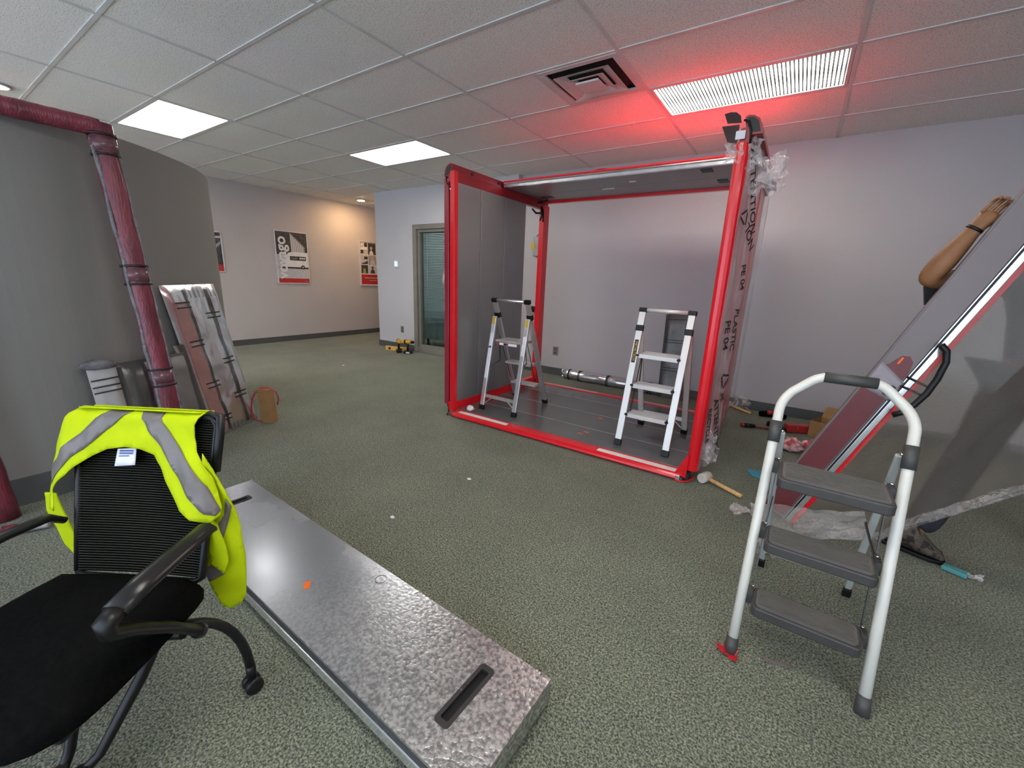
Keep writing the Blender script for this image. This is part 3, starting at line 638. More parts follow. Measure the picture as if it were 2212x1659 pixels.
for (a, b_, c, d, mm) in [(5.855,5.93,1.88,1.965,'paper_skin'),(5.95,6.03,1.88,1.965,'paper_dark'),(6.045,6.25,1.72,1.965,'paper_dark'),(5.855,5.93,1.735,1.815,'paper_dark'),(5.945,6.03,1.735,1.815,'paper_skin'),
                          (5.855,6.03,1.515,1.715,'paper_light'),(6.045,6.25,1.50,1.705,'paper_grey'),(5.855,6.03,1.32,1.50,'paper_dark'),(6.045,6.25,1.32,1.485,'paper_light'),(6.27,6.43,1.32,1.965,'paper_grey')]:
    rect(MB(), PX+0.001, a, b_, c, d).build('photo_print', mm, t)
for (cy_, cz_, r_, mm) in [(6.13,1.86,0.035,'paper_skin'),(6.155,1.655,0.032,'paper_skin'),(6.15,1.45,0.03,'paper_dark'),(5.89,1.92,0.022,'paper_white'),(5.985,1.77,0.022,'paper_white')]:
    MB().lathe([(r_, 0), (r_, 0.0006)], (PX+0.002, cy_, cz_), (1,0,0), 14).build('portrait_print', mm, t)
for (pl, mm) in [([(6.07,1.725),(6.19,1.725),(6.165,1.79),(6.13,1.82),(6.095,1.79)],'paper_white'),([(6.09,1.505),(6.23,1.505),(6.20,1.60),(6.15,1.625),(6.11,1.59)],'paper_light'),([(6.09,1.325),(6.21,1.325),(6.19,1.40),(6.15,1.42),(6.11,1.40)],'paper_dark'),
                 ([(5.88,1.535),(5.96,1.56),(6.03,1.60),(6.03,1.52),(5.86,1.52)],'paper_dark'),([(5.89,1.325),(5.97,1.325),(5.96,1.42),(5.91,1.43)],'paper_olive'),([(5.93,1.62),(6.03,1.62),(6.03,1.68),(5.94,1.68)],'paper_dark')]:
    MB().prism(pl, (PX+0.002,0,0), (0,1,0), (0,0,1), (0.0006,0,0)).build('figure_print', mm, t)
rect(MB(), PX+0.001, 5.85, 6.44, 1.085, 1.30).build('red_band_print', 'paper_red', t)
for (a, b_, c, d) in ((5.93,6.40,1.215,1.235),(6.05,6.24,1.165,1.178)): rect(MB(), PX+0.002, a, b_, c, d).build('pale_line_print', 'paper_skin', t)
t = poster('framed dark poster with red band, mostly hidden by the curved partition', 2.62, 3.20, 1.245, 1.89)
rect(MB(), PX, 2.64, 3.18, 1.263, 1.87).build('backing_print', 'paper_dark', t)
MB().prism([(2.95,1.55),(3.18,1.75),(3.18,1.70),(2.97,1.50)], (PX+0.001,0,0), (0,1,0), (0,0,1), (0.0006,0,0)).build('diagonal_print', 'paper_grey', t)
MB().prism([(2.95,1.80),(3.18,1.82),(3.18,1.79),(2.97,1.77)], (PX+0.001,0,0), (0,1,0), (0,0,1), (0.0006,0,0)).build('diagonal_print', 'paper_light', t)
rect(MB(), PX+0.001, 2.64, 3.18, 1.263, 1.37).build('red_band_print', 'paper_red', t)

# ------------------------------------------------------------------ the red pod
pod = thing('office_pod', 'half-built red framed pod with grey panels and grey floor', 'office pod', (-1.52, 3.68, 0))
def mirx(poly): return [(-3.03-x, z) for x, z in poly][::-1]
TOPP = [(-2.60,2.11),(-2.60,2.185),(-2.622,2.19),(-2.612,2.245),(-2.63,2.252),(-2.655,2.248),(-2.685,2.228),(-2.703,2.195),(-2.71,2.15),(-2.703,2.15),(-2.66,2.15),(-2.66,2.11)]
MB().prism(TOPP, (0,2.868,0), (1,0,0), (0,0,1), (0,1.63,0)).build('top_rail', 'red_dark', pod)
MB().prism(mirx(TOPP), (0,2.868,0), (1,0,0), (0,0,1), (0,1.63,0)).build('top_rail', 'red_dark', pod)
END = [(-2.63,2.195),(-2.625,2.24),(-2.655,2.238),(-2.682,2.215),(-2.70,2.16),(-2.665,2.16)]
for pl in (END, mirx(END)): MB().prism(pl, (0,2.866,0), (1,0,0), (0,0,1), (0,0.004,0)).build('rail_end_shade', 'ink_black', pod)  # black plates paint the shade inside the open rail ends
for y in (3.12, 3.52, 3.95):
    MB().box(-2.619, -2.611, y, y+0.03, 2.205, 2.228).build('slot', 'ink_black', pod)
MB().box(-2.66, -2.595, 2.868, 4.50, 0.05, 0.132).build('base_rail', 'red', pod, bevel=0.002)
MB().box(-2.635, -2.585, 2.862, 2.912, 0.045, 2.19).build('front_jamb', 'red', pod, bevel=0.003)
MB().box(-2.64, -2.58, 4.38, 4.50, 0.05, 2.15).build('rear_post', 'red', pod, bevel=0.003)
MB().box(-0.45, -0.40, 4.40, 4.50, 0.05, 2.15).build('rear_post', 'red', pod, bevel=0.003)
for a, b in ((2.914, 3.247), (3.255, 3.641), (3.649, 4.03)):
    MB().box(-2.65, -2.602, a, b, 0.132, 2.11).build('wall_panel', 'pod_panel', pod, bevel=0.003)
MB().box(-2.654, -2.645, 2.914, 4.03, 0.132, 2.11).build('panel_backing', 'ink_black', pod)
M['maroon_wrap'] = mat('red_under_film', (0.34, 0.03, 0.05), 0.25, col2=(0.27, 0.02, 0.035), nscale=5, stretch=(1, 1, 0.2))
MB().box(-2.727, -2.672, 2.885, 2.98, 0.10, 2.145).build('side_cover', 'maroon_wrap', pod, bevel=0.006)
MB().box(-2.672, -2.63, 2.935, 2.98, 0.08, 2.145).build('groove', 'red_dark', pod)
MB().box(-2.735, -2.70, 2.89, 2.96, 0.065, 0.10).build('end_clip', 'alu_bright', pod)
MB().tube([(-2.69, 2.872, 2.16), (-2.675, 2.862, 2.10), (-2.63, 2.858, 2.06)], 0.005, 6).build('cable', 'black', pod)
MB().lathe([(0.006,0),(0.006,0.012)], (-2.63, 2.858, 2.05), (0.6,0,-0.8), 8).build('cable_tip', 'tape_white', pod)
MB().tube([(-2.655, 2.87, 0.09), (-2.648, 2.858, 0.05), (-2.64, 2.85, 0.03), (-2.655, 2.84, 0.005)], 0.006, 6).build('cable', 'black', pod)
# sills
MB().prism([(2.955,0.0),(2.955,0.046),(2.865,0.046),(2.857,0.040),(2.845,0.044),(2.828,0.036),(2.822,0.022),(2.832,0.010),(2.86,0.004)], (-2.575,0,0), (0,1,0), (0,0,1), (2.075,0,0)).build('front_sill', 'red', pod)
MB().box(-2.575, -0.45, 4.425, 4.50, 0.0, 0.058).build('rear_sill', 'red', pod, bevel=0.003)
MB().box(-2.54, -1.975, 2.872, 2.925, 0.0462, 0.0475).build('tape_strip', 'tape_white', pod)
MB().box(-1.105, -0.50, 2.872, 2.928, 0.0462, 0.0475).build('tape_strip', 'tape_white', pod)
MB().box(-2.52, -1.775, 4.435, 4.49, 0.0582, 0.0595).build('tape_strip', 'tape_pink', pod)
MB().box(-1.265, -0.50, 4.435, 4.49, 0.0582, 0.0595).build('tape_strip', 'tape_pink', pod)
for a, b in ((2.956, 3.2865), (3.2935, 3.7035), (3.7105, 4.1265), (4.1335, 4.424)):
    MB().box(-2.594, -0.45, a, b, 0.002, 0.05).build('floor_panel', 'pod_floor', pod, bevel=0.0015)
for y in (3.29, 3.707, 4.13):
    MB().box(-2.594, -0.45, y-0.0033, y+0.0033, 0.002, 0.0497).build('seam_strip', 'seam', pod)
for (x, y) in ((-1.38, 3.62), (-1.33, 3.18), (-1.36, 3.12)):
    MB().box(x-0.022, x+0.022, y-0.008, y+0.008, 0.0502, 0.0512).build('sticker', 'orange', pod)
# corners
MB().prism([(-0.515,0.046),(-0.447,0.195),(-0.437,0.195),(-0.437,0.03),(-0.45,0.03)], (0,2.852,0), (1,0,0), (0,0,1), (0,0.006,0)).build('gusset', 'red', pod)
MB().prism([(-2.575,0.046),(-2.59,0.13),(-2.64,0.13),(-2.64,0.05)], (0,2.856,0), (1,0,0), (0,0,1), (0,0.006,0)).build('gusset', 'red', pod)
MB().box(-0.50, -0.472, 2.832, 2.90, 0.004, 0.042).build('corner_block', 'alu', pod, bevel=0.002)
MB().lathe([(0.007,0),(0.007,0.014)], (-0.462, 2.838, 0.024), (0,-1,0), 10).build('bolt', 'chrome', pod)
MB().box(-0.472, -0.42, 2.86, 2.95, 0.004, 0.06).build('corner_shade', 'ink_black', pod)  # solid black block painted as the shade inside the open corner
MB().tube([(-0.50,2.826,0.006),(-0.46,2.83,0.006),(-0.425,2.85,0.01),(-0.40,2.885,0.02),(-0.392,2.93,0.03)], 0.006, 6).build('corner_lip', 'red', pod)
MB().tube([(-2.60,2.83,0.02),(-2.635,2.845,0.03),(-2.65,2.875,0.045)], 0.006, 6).build('corner_lip', 'red_dark', pod)
# right side wall with plastic still on it
MB().prism([(-0.445,2.955),(-0.445,2.875),(-0.438,2.866),(-0.425,2.860),(-0.405,2.859),(-0.388,2.866),(-0.376,2.880),(-0.37,2.90),(-0.37,2.955)], (0,0,0.085), (1,0,0), (0,1,0), (0,0,2.03)).build('front_post', 'red', pod, bevel=0.002)
for a, b in ((2.96, 3.44), (3.46, 3.94), (3.96, 4.42)):
    MB().box(-0.44, -0.392, a, b, 0.09, 2.11).build('side_panel', 'red', pod, bevel=0.003)
for y in (3.45, 3.95):
    MB().box(-0.41, -0.381, y-0.008, y+0.008, 0.09, 2.11).build('side_rib', 'red', pod)
def film_fn(u, v):
    y = 2.93+u*1.54; z = 0.09+v*2.03
    w = noise.noise(Vector((y*5, z*1.3, 3.1)))*0.014+noise.noise(Vector((y*16, z*2.6, 7)))*0.006
    return Vector((-0.366+w+0.010*math.sin(y*9), y, z))
o = MB().grid(film_fn, 44, 60).build('film_wrap', 'film', pod); part(o, 'clear plastic film')
def film2(u, v):
    z = 0.11+v*1.99
    w = noise.noise(Vector((u*3, z*2.2, 9)))*0.012+noise.noise(Vector((u*9, z*4.2, 2)))*0.005
    return Vector((-0.374+u*0.068+w*0.9, 2.864+u*0.20-w*0.3, z))
o = MB().grid(film2, 14, 60).build('film_wrap', 'film', pod)
def crumple(cx, cy, cz, sx, sy, sz, seed, nx=16, ny=16, amp=0.5):
    def fn(u, v):
        a = (u-0.5)*2; b = (v-0.5)*2
        p = Vector((a*sx, 0, b*sz)); q = Vector((u*3.1+seed, v*3.3, seed*0.7))
        p += Vector((noise.noise(q)*sx*amp, (noise.noise(q+Vector((5,1,2)))*1.6)*sy, noise.noise(q+Vector((2,7,4)))*sz*amp))
        p += Vector((noise.noise(q*3.3), noise.noise(q*3.1+Vector((3,3,3))), noise.noise(q*3.7+Vector((8,1,1)))))*0.25*max(sx, sz)*0.5
        return Vector((cx, cy, cz))+p
    return MB().grid(fn, nx, ny)
for k, (x, y, z, sx, sy, sz) in enumerate([(-0.27,2.98,2.00,0.085,0.05,0.07),(-0.30,2.95,1.94,0.07,0.05,0.08),(-0.235,3.0,1.93,0.06,0.05,0.05),(-0.36,2.90,2.07,0.05,0.03,0.10),(-0.45,2.86,2.06,0.045,0.02,0.05)]):
    o = crumple(x, y, z, sx, sy, sz, k*3.7+1).build('film_bunch', 'film_clear', pod); part(o, 'bunched clear plastic film')
for k, (x, y, z, sx, sy, sz) in enumerate([(-0.335,2.93,0.26,0.035,0.04,0.10),(-0.31,2.98,0.20,0.03,0.04,0.06)]):
    crumple(x, y, z, sx, sy, sz, k*2.9+31, amp=0.6).build('film_bunch', 'film_clear', pod)
crumple(-2.735, 2.93, 1.80, 0.02, 0.02, 0.16, 77, amp=0.3).build('film_bunch', 'film_clear', pod)
crumple(-2.73, 2.92, 1.35, 0.018, 0.02, 0.35, 79, amp=0.2).build('film_bunch', 'film_clear', pod)
FT = Vector((0.322, 0.947, 0)); FN = Vector((0.947, -0.322, 0))
def fp(u, z): return Vector((-0.374+u*0.068, 2.864+u*0.20, z))+FN*0.012
def recycle(u, z, s, ang=0.4):
    c = fp(u, z)
    for k in range(3):
        a0 = ang+k*2*math.pi/3; a1 = ang+(k+1)*2*math.pi/3
        p = c+FT*math.cos(a0)*s+CZv*math.sin(a0)*s; q = c+FT*math.cos(a1)*s+CZv*math.sin(a1)*s
        MB().beam(p.lerp(q, 0.10), p.lerp(q, 0.82), s*0.22, 0.001, side=(q-p).cross(FN)).build('recycling_mark', 'ink_black', pod)
CZv = Vector((0, 0, 1))
def film_text(body, size, u, z, ang):
    ax = -CZv*math.cos(ang)+FT*math.sin(ang); ay = FT*math.cos(ang)+CZv*math.sin(ang)
    text('film_lettering', body, size, 'ink_black', pod, fp(u, z), ax, ay, offset=0.001)
film_text('ATTENTION', 0.085, 0.5, 1.86, 0.35); film_text('NOL', 0.085, 0.75, 1.62, -2.4)
film_text('PE 04', 0.085, 0.35, 1.02, 0.1); film_text('PLASTIC', 0.075, 0.78, 1.05, 0.05); film_text('PE 04', 0.07, 0.75, 1.38, 0.2)
film_text('ATTENTION', 0.075, 0.65, 0.40, 0.3); film_text('PE', 0.06, 0.72, 0.60, 0.3); film_text('RECYCLE', 0.06, 0.15, 0.42, 0.1)
recycle(0.70, 0.72, 0.065); recycle(0.25, 1.72, 0.055, 1.0)
M['post_black'] = mat('black_maroon_metal', (0.022, 0.002, 0.004), 0.4, spec=0.3)
MB().prism([(-0.527,2.272),(-0.495,2.277),(-0.465,2.272),(-0.44,2.25),(-0.432,2.215),(-0.505,2.222)], (0,2.858,0), (1,0,0), (0,0,1), (0,0.006,0)).build('post_head_plate', 'post_black', pod)
MB().prism([(-0.53,2.208),(-0.44,2.205),(-0.44,2.11),(-0.492,2.125)], (0,2.856,0), (1,0,0), (0,0,1), (0,0.006,0)).build('post_head_plate', 'post_black', pod)
MB().box(-0.452, -0.402, 2.848, 2.856, 2.128, 2.172).build('post_head_block', 'white_plastic', pod, bevel=0.002)
MB().tube([(-0.42,2.855,2.225),(-0.395,2.85,2.215),(-0.378,2.85,2.17),(-0.372,2.85,2.10)], 0.006, 6).build('cable', 'black', pod)
# roof over the rear half
for a, b in ((3.636, 4.03), (4.034, 4.41)):
    MB().box(-2.60, -0.44, a, b, 2.195, 2.235).build('roof_panel', 'pod_panel', pod, bevel=0.002)
MB().prism([(3.598,2.192),(3.634,2.192),(3.634,2.236),(3.598,2.236),(3.592,2.222),(3.598,2.214)], (-2.598,0,0), (0,1,0), (0,0,1), (2.155,0,0)).build('roof_edge_beam', 'alu_bright', pod)
M['red_roof'] = mat('red_roof_sheet', (0.88, 0.012, 0.022), 0.5, col2=(0.84, 0.01, 0.02), nscale=3)
MB().box(-2.60, -0.43, 3.594, 4.46, 2.238, 2.250).build('roof_cover', 'red_roof', pod)
MB().box(-2.60, -0.44, 4.412, 4.46, 2.172, 2.236).build('rear_beam', 'red', pod)
for (x0, x1, y0, y1) in ((-0.80,-0.72,3.70,3.80),(-0.74,-0.66,4.10,4.22),(-2.52,-2.38,4.16,4.24),(-1.42,-1.36,3.86,3.89),(-1.75,-1.63,4.05,4.07)):
    MB().box(x0, x1, y0, y1, 2.190, 2.196).build('roof_slot', 'ink_black' if x1-x0 > 0.07 and y1-y0 > 0.05 else 'label_white', pod)
for pts in ([(-2.57,4.30,2.12),(-2.56,4.29,2.06),(-2.555,4.285,2.02),(-2.565,4.27,1.97)],[(-2.57,4.33,2.10),(-2.545,4.30,2.02),(-2.53,4.28,1.96)],[(-2.57,4.22,2.15),(-2.50,4.20,2.14),(-2.45,4.22,2.17)],[(-2.56,4.28,2.05),(-2.58,4.2,2.04),(-2.60,4.15,2.08)]):
    MB().tube(pts, 0.011, 6).build('cable', 'black', pod)
MB().tube([(-1.72,3.70,2.25),(-1.70,3.7,2.268),(-1.62,3.7,2.275),(-1.54,3.7,2.268),(-1.52,3.7,2.25)], 0.012, 6).build('roof_cable_loop', 'red_dark', pod)

# ------------------------------------------------------------------ aluminium step ladders standing in the pod
def alu_ladder(label, cx, y0, zb, sgn, brace_y, ytop, treads, hw=0.187, style='alu', group='aluminium ladders in the pod'):
    """y0: foot line of the climbing rails; sgn: +1 when the ladder leans away from the viewpoint"""
    t = thing('step_ladder', label, 'ladder', (cx, (y0+brace_y)/2, zb), group)
    zt = zb+1.07; zh = zb+0.93
    yr = lambda z: y0+(ytop-y0)*(z-zb)/(zt-zb)
    for s in (-1, 1):
        x = cx+s*hw
        r = MB().beam((x, yr(zb+0.03), zb+0.03), (x, yr(zt), zt), 0.05, 0.024, side=(1,0,0)).build('climbing_rail', style, t, bevel=0.003)
        MB().beam((x, yr(zb), zb+0.0), (x, yr(zb+0.045), zb+0.045), 0.056, 0.032, side=(1,0,0)).build('foot_cap', 'black', t, bevel=0.003)
        MB().beam((x, yr(zh-0.03), zh-0.03), (x, yr(zh+0.015), zh+0.015), 0.060, 0.036, side=(1,0,0)).build('hinge_collar', 'black', t, bevel=0.003)
        xr = x+s*0.004; yb = lambda z: brace_y+(yr(zh)+sgn*0.03-brace_y)*(z-zb)/(zh-zb)
        MB().beam((xr, yb(zb+0.03), zb+0.03), (xr, yb(zh-0.02), zh-0.02), 0.045, 0.024, side=(1,0,0)).build('support_leg', style, t, bevel=0.003)
        MB().beam((xr, yb(zb), zb), (xr, yb(zb+0.045), zb+0.045), 0.052, 0.032, side=(1,0,0)).build('foot_cap', 'black', t, bevel=0.003)
        MB().beam((x, yr(zt-0.022), zt-0.022), (x, yr(zt+0.012), zt+0.012), 0.062, 0.034, side=(1,0,0)).build('handle_corner', 'black', t, bevel=0.004)
        MB().tube([(x-s*0.034, yr(zb+0.70)+sgn*0.10, zb+0.70), (x-s*0.030, (yr(zb+0.5)+yb(zb+0.42))/2, zb+0.47), (x-s*0.026, yb(zb+0.40), zb+0.42)], 0.005, 6).build('stay_rod', 'steel_dark', t)
        MB().tube([(x-s*0.034, yr(zb+0.73)+sgn*0.08, zb+0.72), (x-s*0.034, yr(zb+0.27)+sgn*0.06, zb+0.26)], 0.004, 6).build('link_rod', 'steel_dark', t)
    MB().tube([(cx-hw+0.02, yr(zt), zt-0.004), (cx+hw-0.02, yr(zt), zt-0.004)], 0.015, 12).build('handle_bar', style, t)
    for (z, dep) in treads:
        yf = yr(zb+z)-sgn*0.02; yk = yf+sgn*dep
        a, b_ = min(yf, yk), max(yf, yk)
        tr = MB().box(cx-hw+0.036, cx+hw-0.036, a, b_, zb+z-0.022, zb+z).build('tread', 'alu_tread', t, bevel=0.003)
        nose = MB().box(cx-hw+0.036, cx+hw-0.036, yf-0.004 if sgn > 0 else yf-0.002, yf+0.002 if sgn > 0 else yf+0.004, zb+z-0.03, zb+z+0.001).build('tread_nose', style, tr, bevel=0.001)
        for k in range(5):
            y = a+(k+0.7)*(b_-a)/5.4; MB().box(cx-hw+0.04, cx+hw-0.04, y, y+0.004, zb+z, zb+z+0.0015).build('tread_rib', style, tr)
        for s in (-1, 1): MB().box(cx+s*(hw-0.03)-0.012, cx+s*(hw-0.03)+0.012, yf-0.01, yf+0.014, zb+z-0.016, zb+z-0.002).build('tread_bracket', 'black', tr)
    zc = zb+0.14
    yb2 = brace_y+(yr(zh)+sgn*0.03-brace_y)*0.14/0.93
    MB().beam((cx-hw, yb2, zc), (cx+hw, yb2, zc), 0.032, 0.012, side=(0,0,1)).build('cross_brace', style, t)
    for s in (-1, 1):
        MB().beam((cx+s*hw*0.9, yb2, zc-0.075), (cx+s*hw*0.50, yb2, zc-0.012), 0.010, 0.006, side=(0,1,0)).build('brace_strut', style, t)
    return t, yr, zt, zh
la, yr, zt, zh = alu_ladder('aluminium step ladder turned backwards beside the grey panels', -2.235, 3.71, 0.05, -1, 3.10, 3.26, [(0.22,0.10),(0.45,0.12),(0.69,0.20)], style='alu')
for s in (-1, 1):
    x = -2.235+s*0.191
    yb = lambda z: 3.10+(yr(zh)-0.03-3.10)*(z-0.05)/0.93
    MB().beam((x, yb(0.885)-0.0135, 0.885), (x, yb(0.955)-0.0135, 0.955), 0.030, 0.001, side=(1,0,0)).build('warning_label', 'yellow_tag', la)
    MB().beam((x, yb(0.36 if s < 0 else 0.62)-0.0132, 0.36 if s < 0 else 0.62), (x, yb(0.80)-0.0132, 0.80), 0.034, 0.0008, side=(1,0,0)).build('instruction_label', 'label_white', la)
MB().beam((-2.235-0.191, yb(0.655)-0.014, 0.655), (-2.235-0.191, yb(0.675)-0.014, 0.675), 0.032, 0.001, side=(1,0,0)).build('blue_label', 'ink_blue', la)
MB().box(-2.30, -2.10, 3.192, 3.1935, 0.70, 0.724).build('tread_label', 'label_white', la)
for (a, b_, mm) in ((-2.34,-2.31,'paper_red'),(-2.25,-2.215,'ink_black'),(-2.215,-2.195,'paper_red')): MB().box(a, b_, 3.1905, 3.1915, 0.702, 0.722).build('tread_label', mm, la)
lb, yr2, zt, zh = alu_ladder('pale aluminium step ladder with black and orange label, by the red post', -0.83, 3.09, 0.05, 1, 3.72, 3.38, [(0.26,0.13),(0.49,0.14),(0.725,0.20)], style='alu_white')
xl = -0.83-0.187
nrm = Vector((0, -1.07, 0.29)).normalized()
p0 = Vector((xl, yr2(0.88), 0.88))+nrm*0.0135; p1 = Vector((xl, yr2(0.70), 0.70))+nrm*0.0135
MB().beam(p0, p1, 0.030, 0.001, side=(1,0,0)).build('brand_label', 'ink_black', lb)
text('brand_lettering', 'METALTECH', 0.028, 'dewalt', lb, (p0+p1)/2+nrm*0.001, (p1-p0), (1,0,0))

# ------------------------------------------------------------------ white step ladder in the foreground
wl = thing('step_ladder', 'white step ladder with three dark grey treads in the right foreground', 'ladder', (0.20, 1.85, 0))
xL, xR_ = 0.010, 0.392
ry = lambda z: 1.512+(1.85-1.512)*z/0.95
def arc3(a, b, c, n=6):
    a, b, c = Vector(a), Vector(b), Vector(c); return [a*(1-k/n)**2+b*2*(k/n)*(1-k/n)+c*(k/n)**2 for k in range(n+1)]
yh = 1.862
pts = [(xL, ry(0.02), 0.02), (xL, ry(0.4), 0.4), (xL, ry(0.83), 0.83)]+arc3((xL, ry(0.872), 0.872), (xL+0.002, ry(0.912), 0.912), (xL+0.030, yh-0.003, 0.942))+arc3((xL+0.078, yh+0.002, 0.987), (xL+0.104, yh+0.004, 1.010), (xL+0.130, yh+0.004, 1.010))
pts += arc3((xR_-0.130, yh+0.004, 1.010), (xR_-0.104, yh+0.004, 1.010), (xR_-0.078, yh+0.002, 0.987))+arc3((xR_-0.030, yh-0.003, 0.942), (xR_-0.002, ry(0.912), 0.912), (xR_, ry(0.872), 0.872))+[(xR_, ry(0.83), 0.83), (xR_, ry(0.4), 0.4), (xR_, ry(0.02), 0.02)]
MB().tube(pts, 0.0165, 14).build('front_frame', 'white_paint', wl)
MB().tube([(xL+0.115, yh+0.004, 1.0105), (xR_-0.115, yh+0.004, 1.0105)], 0.0195, 14).build('hand_grip', 'clamp_grey', wl)
for x in (xL, xR_):
    MB().tube([(x, ry(0.0), 0.0), (x, ry(0.055), 0.055)], [0.022, 0.020], 12).build('foot_cap', 'clamp_grey', wl)
    MB().tube([(x, ry(0.755), 0.755), (x, ry(0.83), 0.83)], 0.0205, 14).build('rail_clamp', 'clamp_grey', wl)
    s = 1 if x < 0.2 else -1; xb = x+s*0.026+(0.03 if x < 0.2 else 0.030)
    MB().beam((x+s*0.022, ry(0.78)+0.022, 0.79), (xb, 2.155, 0.03), 0.024, 0.016, side=(1,0,0)).build('rear_leg', 'white_grey', wl, bevel=0.005)
    MB().beam((xb, 2.155, 0.0), (xb, 2.143, 0.045), 0.030, 0.024, side=(1,0,0)).build('foot_cap', 'black', wl, bevel=0.004)
    MB().lathe([(0.005,0),(0.005,0.008)], (x+s*0.02, ry(0.79)-0.004, 0.80), (s,-0.5,0), 8).build('rivet', 'chrome', wl)
xa, xb = xL+0.056, xR_+0.004
MB().tube([(xa, 2.09, 0.12), (xb, 2.09, 0.12)], 0.006, 8).build('rear_cross_bar', 'white_paint', wl)
def rounded(x0, x1, y0, y1, r, n=4):
    out = []
    for cx, cy, a in ((x1-r, y1-r, 0), (x0+r, y1-r, 90), (x0+r, y0+r, 180), (x1-r, y0+r, 270)):
        for k in range(n+1): th = math.radians(a+90*k/n); out.append((cx+r*math.cos(th), cy+r*math.sin(th)))
    return out
TR = [(0.69, 1.60, 1.79), (0.455, 1.565, 1.715), (0.225, 1.515, 1.645)]
for (z, a, b_) in TR:
    tr = MB().prism(rounded(xL+0.034, xR_-0.034, a, b_, 0.022), (0,0,z-0.042), (1,0,0), (0,1,0), (0,0,0.038)).build('tread', 'tread_grey', wl, bevel=0.006)
    MB().prism(rounded(xL+0.046, xR_-0.046, a+0.010, b_-0.012, 0.018), (0,0,z-0.0042), (1,0,0), (0,1,0), (0,0,0.0032)).build('tread_mat', 'tread_rib', tr)
    n = 11
    for k in range(n):
        y = a+0.018+k*(b_-a-0.038)/(n-1); MB().box(xL+0.055, xR_-0.055, y-0.002, y+0.002, z-0.001, z+0.0016).build('tread_rib', 'tread_rib', tr)
    for s, x in ((1, xL), (-1, xR_)):
        MB().prism([(ry(z)-0.004, z-0.048), (ry(z)+0.05, z-0.02), (ry(z)+0.05, z-0.006), (ry(z)-0.004, z-0.006)], (x+s*0.016-0.0, 0, 0), (0,1,0), (0,0,1), (s*0.018,0,0)).build('tread_bracket', 'clamp_grey', tr)
        MB().lathe([(0.006,0),(0.006,0.006)], (x+s*0.030, b_-0.02, z+0.004), (0,0,1), 8).build('rivet', 'chrome', tr)
for s, x in ((1, xL+0.030), (-1, xR_-0.030)):
    MB().beam((x, TR[0][2]-0.01, 0.68), (x, TR[1][2]-0.004, 0.44), 0.004, 0.013, side=(1,0,0)).build('link_bar', 'steel_dark', wl)
    MB().beam((x, TR[1][2]-0.01, 0.44), (x, TR[2][2]-0.004, 0.21), 0.004, 0.013, side=(1,0,0)).build('link_bar', 'steel_dark', wl)
    MB().beam((x, TR[1][2]-0.01, 0.44), (x+s*0.01, 1.92, 0.47), 0.004, 0.012, side=(1,0,0)).build('spreader_bar', 'steel_dark', wl)
# crumpled red foil stuck under the left foot
def blob(cx, cy, cz, sx, sy, sz, seed, n=18, amp=0.45, freq=2.0):
    m = MB(); prof = []
    vs = []; fs = []; nr = n//2
    for i in range(nr+1):
        th = math.pi*i/nr
        for k in range(n):
            ph = 2*math.pi*k/n; d = Vector((math.sin(th)*math.cos(ph), math.sin(th)*math.sin(ph), math.cos(th)))
            r = 1+amp*noise.noise(d*freq+Vector((seed, seed*0.3, -seed)))+amp*0.5*noise.noise(d*freq*3+Vector((seed, 0, 0)))
            vs.append((cx+d.x*r*sx, cy+d.y*r*sy, max(cz-sz*0.98, cz+d.z*r*sz)))
    for i in range(nr):
        for k in range(n): fs.append((i*n+k, (i+1)*n+k, (i+1)*n+(k+1)%n, i*n+(k+1)%n))
    return m.add(vs, fs, True)
M['red_foil'] = mat('crumpled_red_film', (0.55, 0.02, 0.03), 0.25, nscale=30)
def foil_petals():
    m = MB()
    for k, (ang, r, h) in enumerate([(3.3,0.05,0.022),(4.2,0.035,0.012),(5.3,0.045,0.008),(0.4,0.03,0.016),(2.4,0.03,0.018)]):
        c, s = math.cos(ang), math.sin(ang); p = Vector((0.008, 1.505, 0.004))
        d = Vector((c, s, 0)); q = Vector((-s, c, 0))
        m.add([p, p+d*r*0.6+q*r*0.45+Vector((0,0,h*0.5)), p+d*r+Vector((0,0,h)), p+d*r*0.6-q*r*0.45+Vector((0,0,0.003))], [(0,1,2,3)])
    return m
tag(foil_petals().build('red_film_scrap', 'red_foil', solid=0.001), 'crumpled red film scrap under the white ladder left foot', 'film scrap')

# ------------------------------------------------------------------ office chair with hi-vis vest
OC = Vector((-1.42, 0.24, 0.46)); CU = Vector((0.8486, 0.5291, 0)); CF = Vector((0.5291, -0.8486, 0)); CZ = Vector((0, 0, 1))
BV = (CF*-0.143+CZ*0.44).normalized(); BN = CU.cross(BV); BN = BN if BN.dot(CF) > 0 else -BN
def L3(a, b, z): return Vector((OC.x, OC.y, 0))+CU*a+CF*b+CZ*z            # chair frame: a sideways, b forward, z up
def bk(a, s, off=0.0):                                                        # on the backrest: a sideways, s up the back
    return OC+CU*a+BV*s+BN*(off-0.35*max(0, abs(a+0.01)-0.15)**1.6*0)
ch = thing('office_chair', 'black mesh-back office chair in the left foreground', 'office chair', (OC.x+0.1, OC.y-0.15, 0))
HW = lambda s: (-0.178-0.05*min(1, s/0.42), 0.186+0.004*s)                   # left/right edge of the back at height s
def seat_fn(r, zz): return r
seat = MB()
sp = [(-0.215,0.0),(-0.235,0.10),(-0.245,0.28),(-0.225,0.40),(-0.15,0.445),(0,0.455),(0.14,0.44),(0.20,0.40),(0.225,0.33),(0.222,0.2),(0.215,0.06),(0.20,-0.01),(0,-0.02)]
sp = smooth_poly(sp+[sp[0]], 1)[:-1]
n = len(sp); cs = (0.0, 0.21)
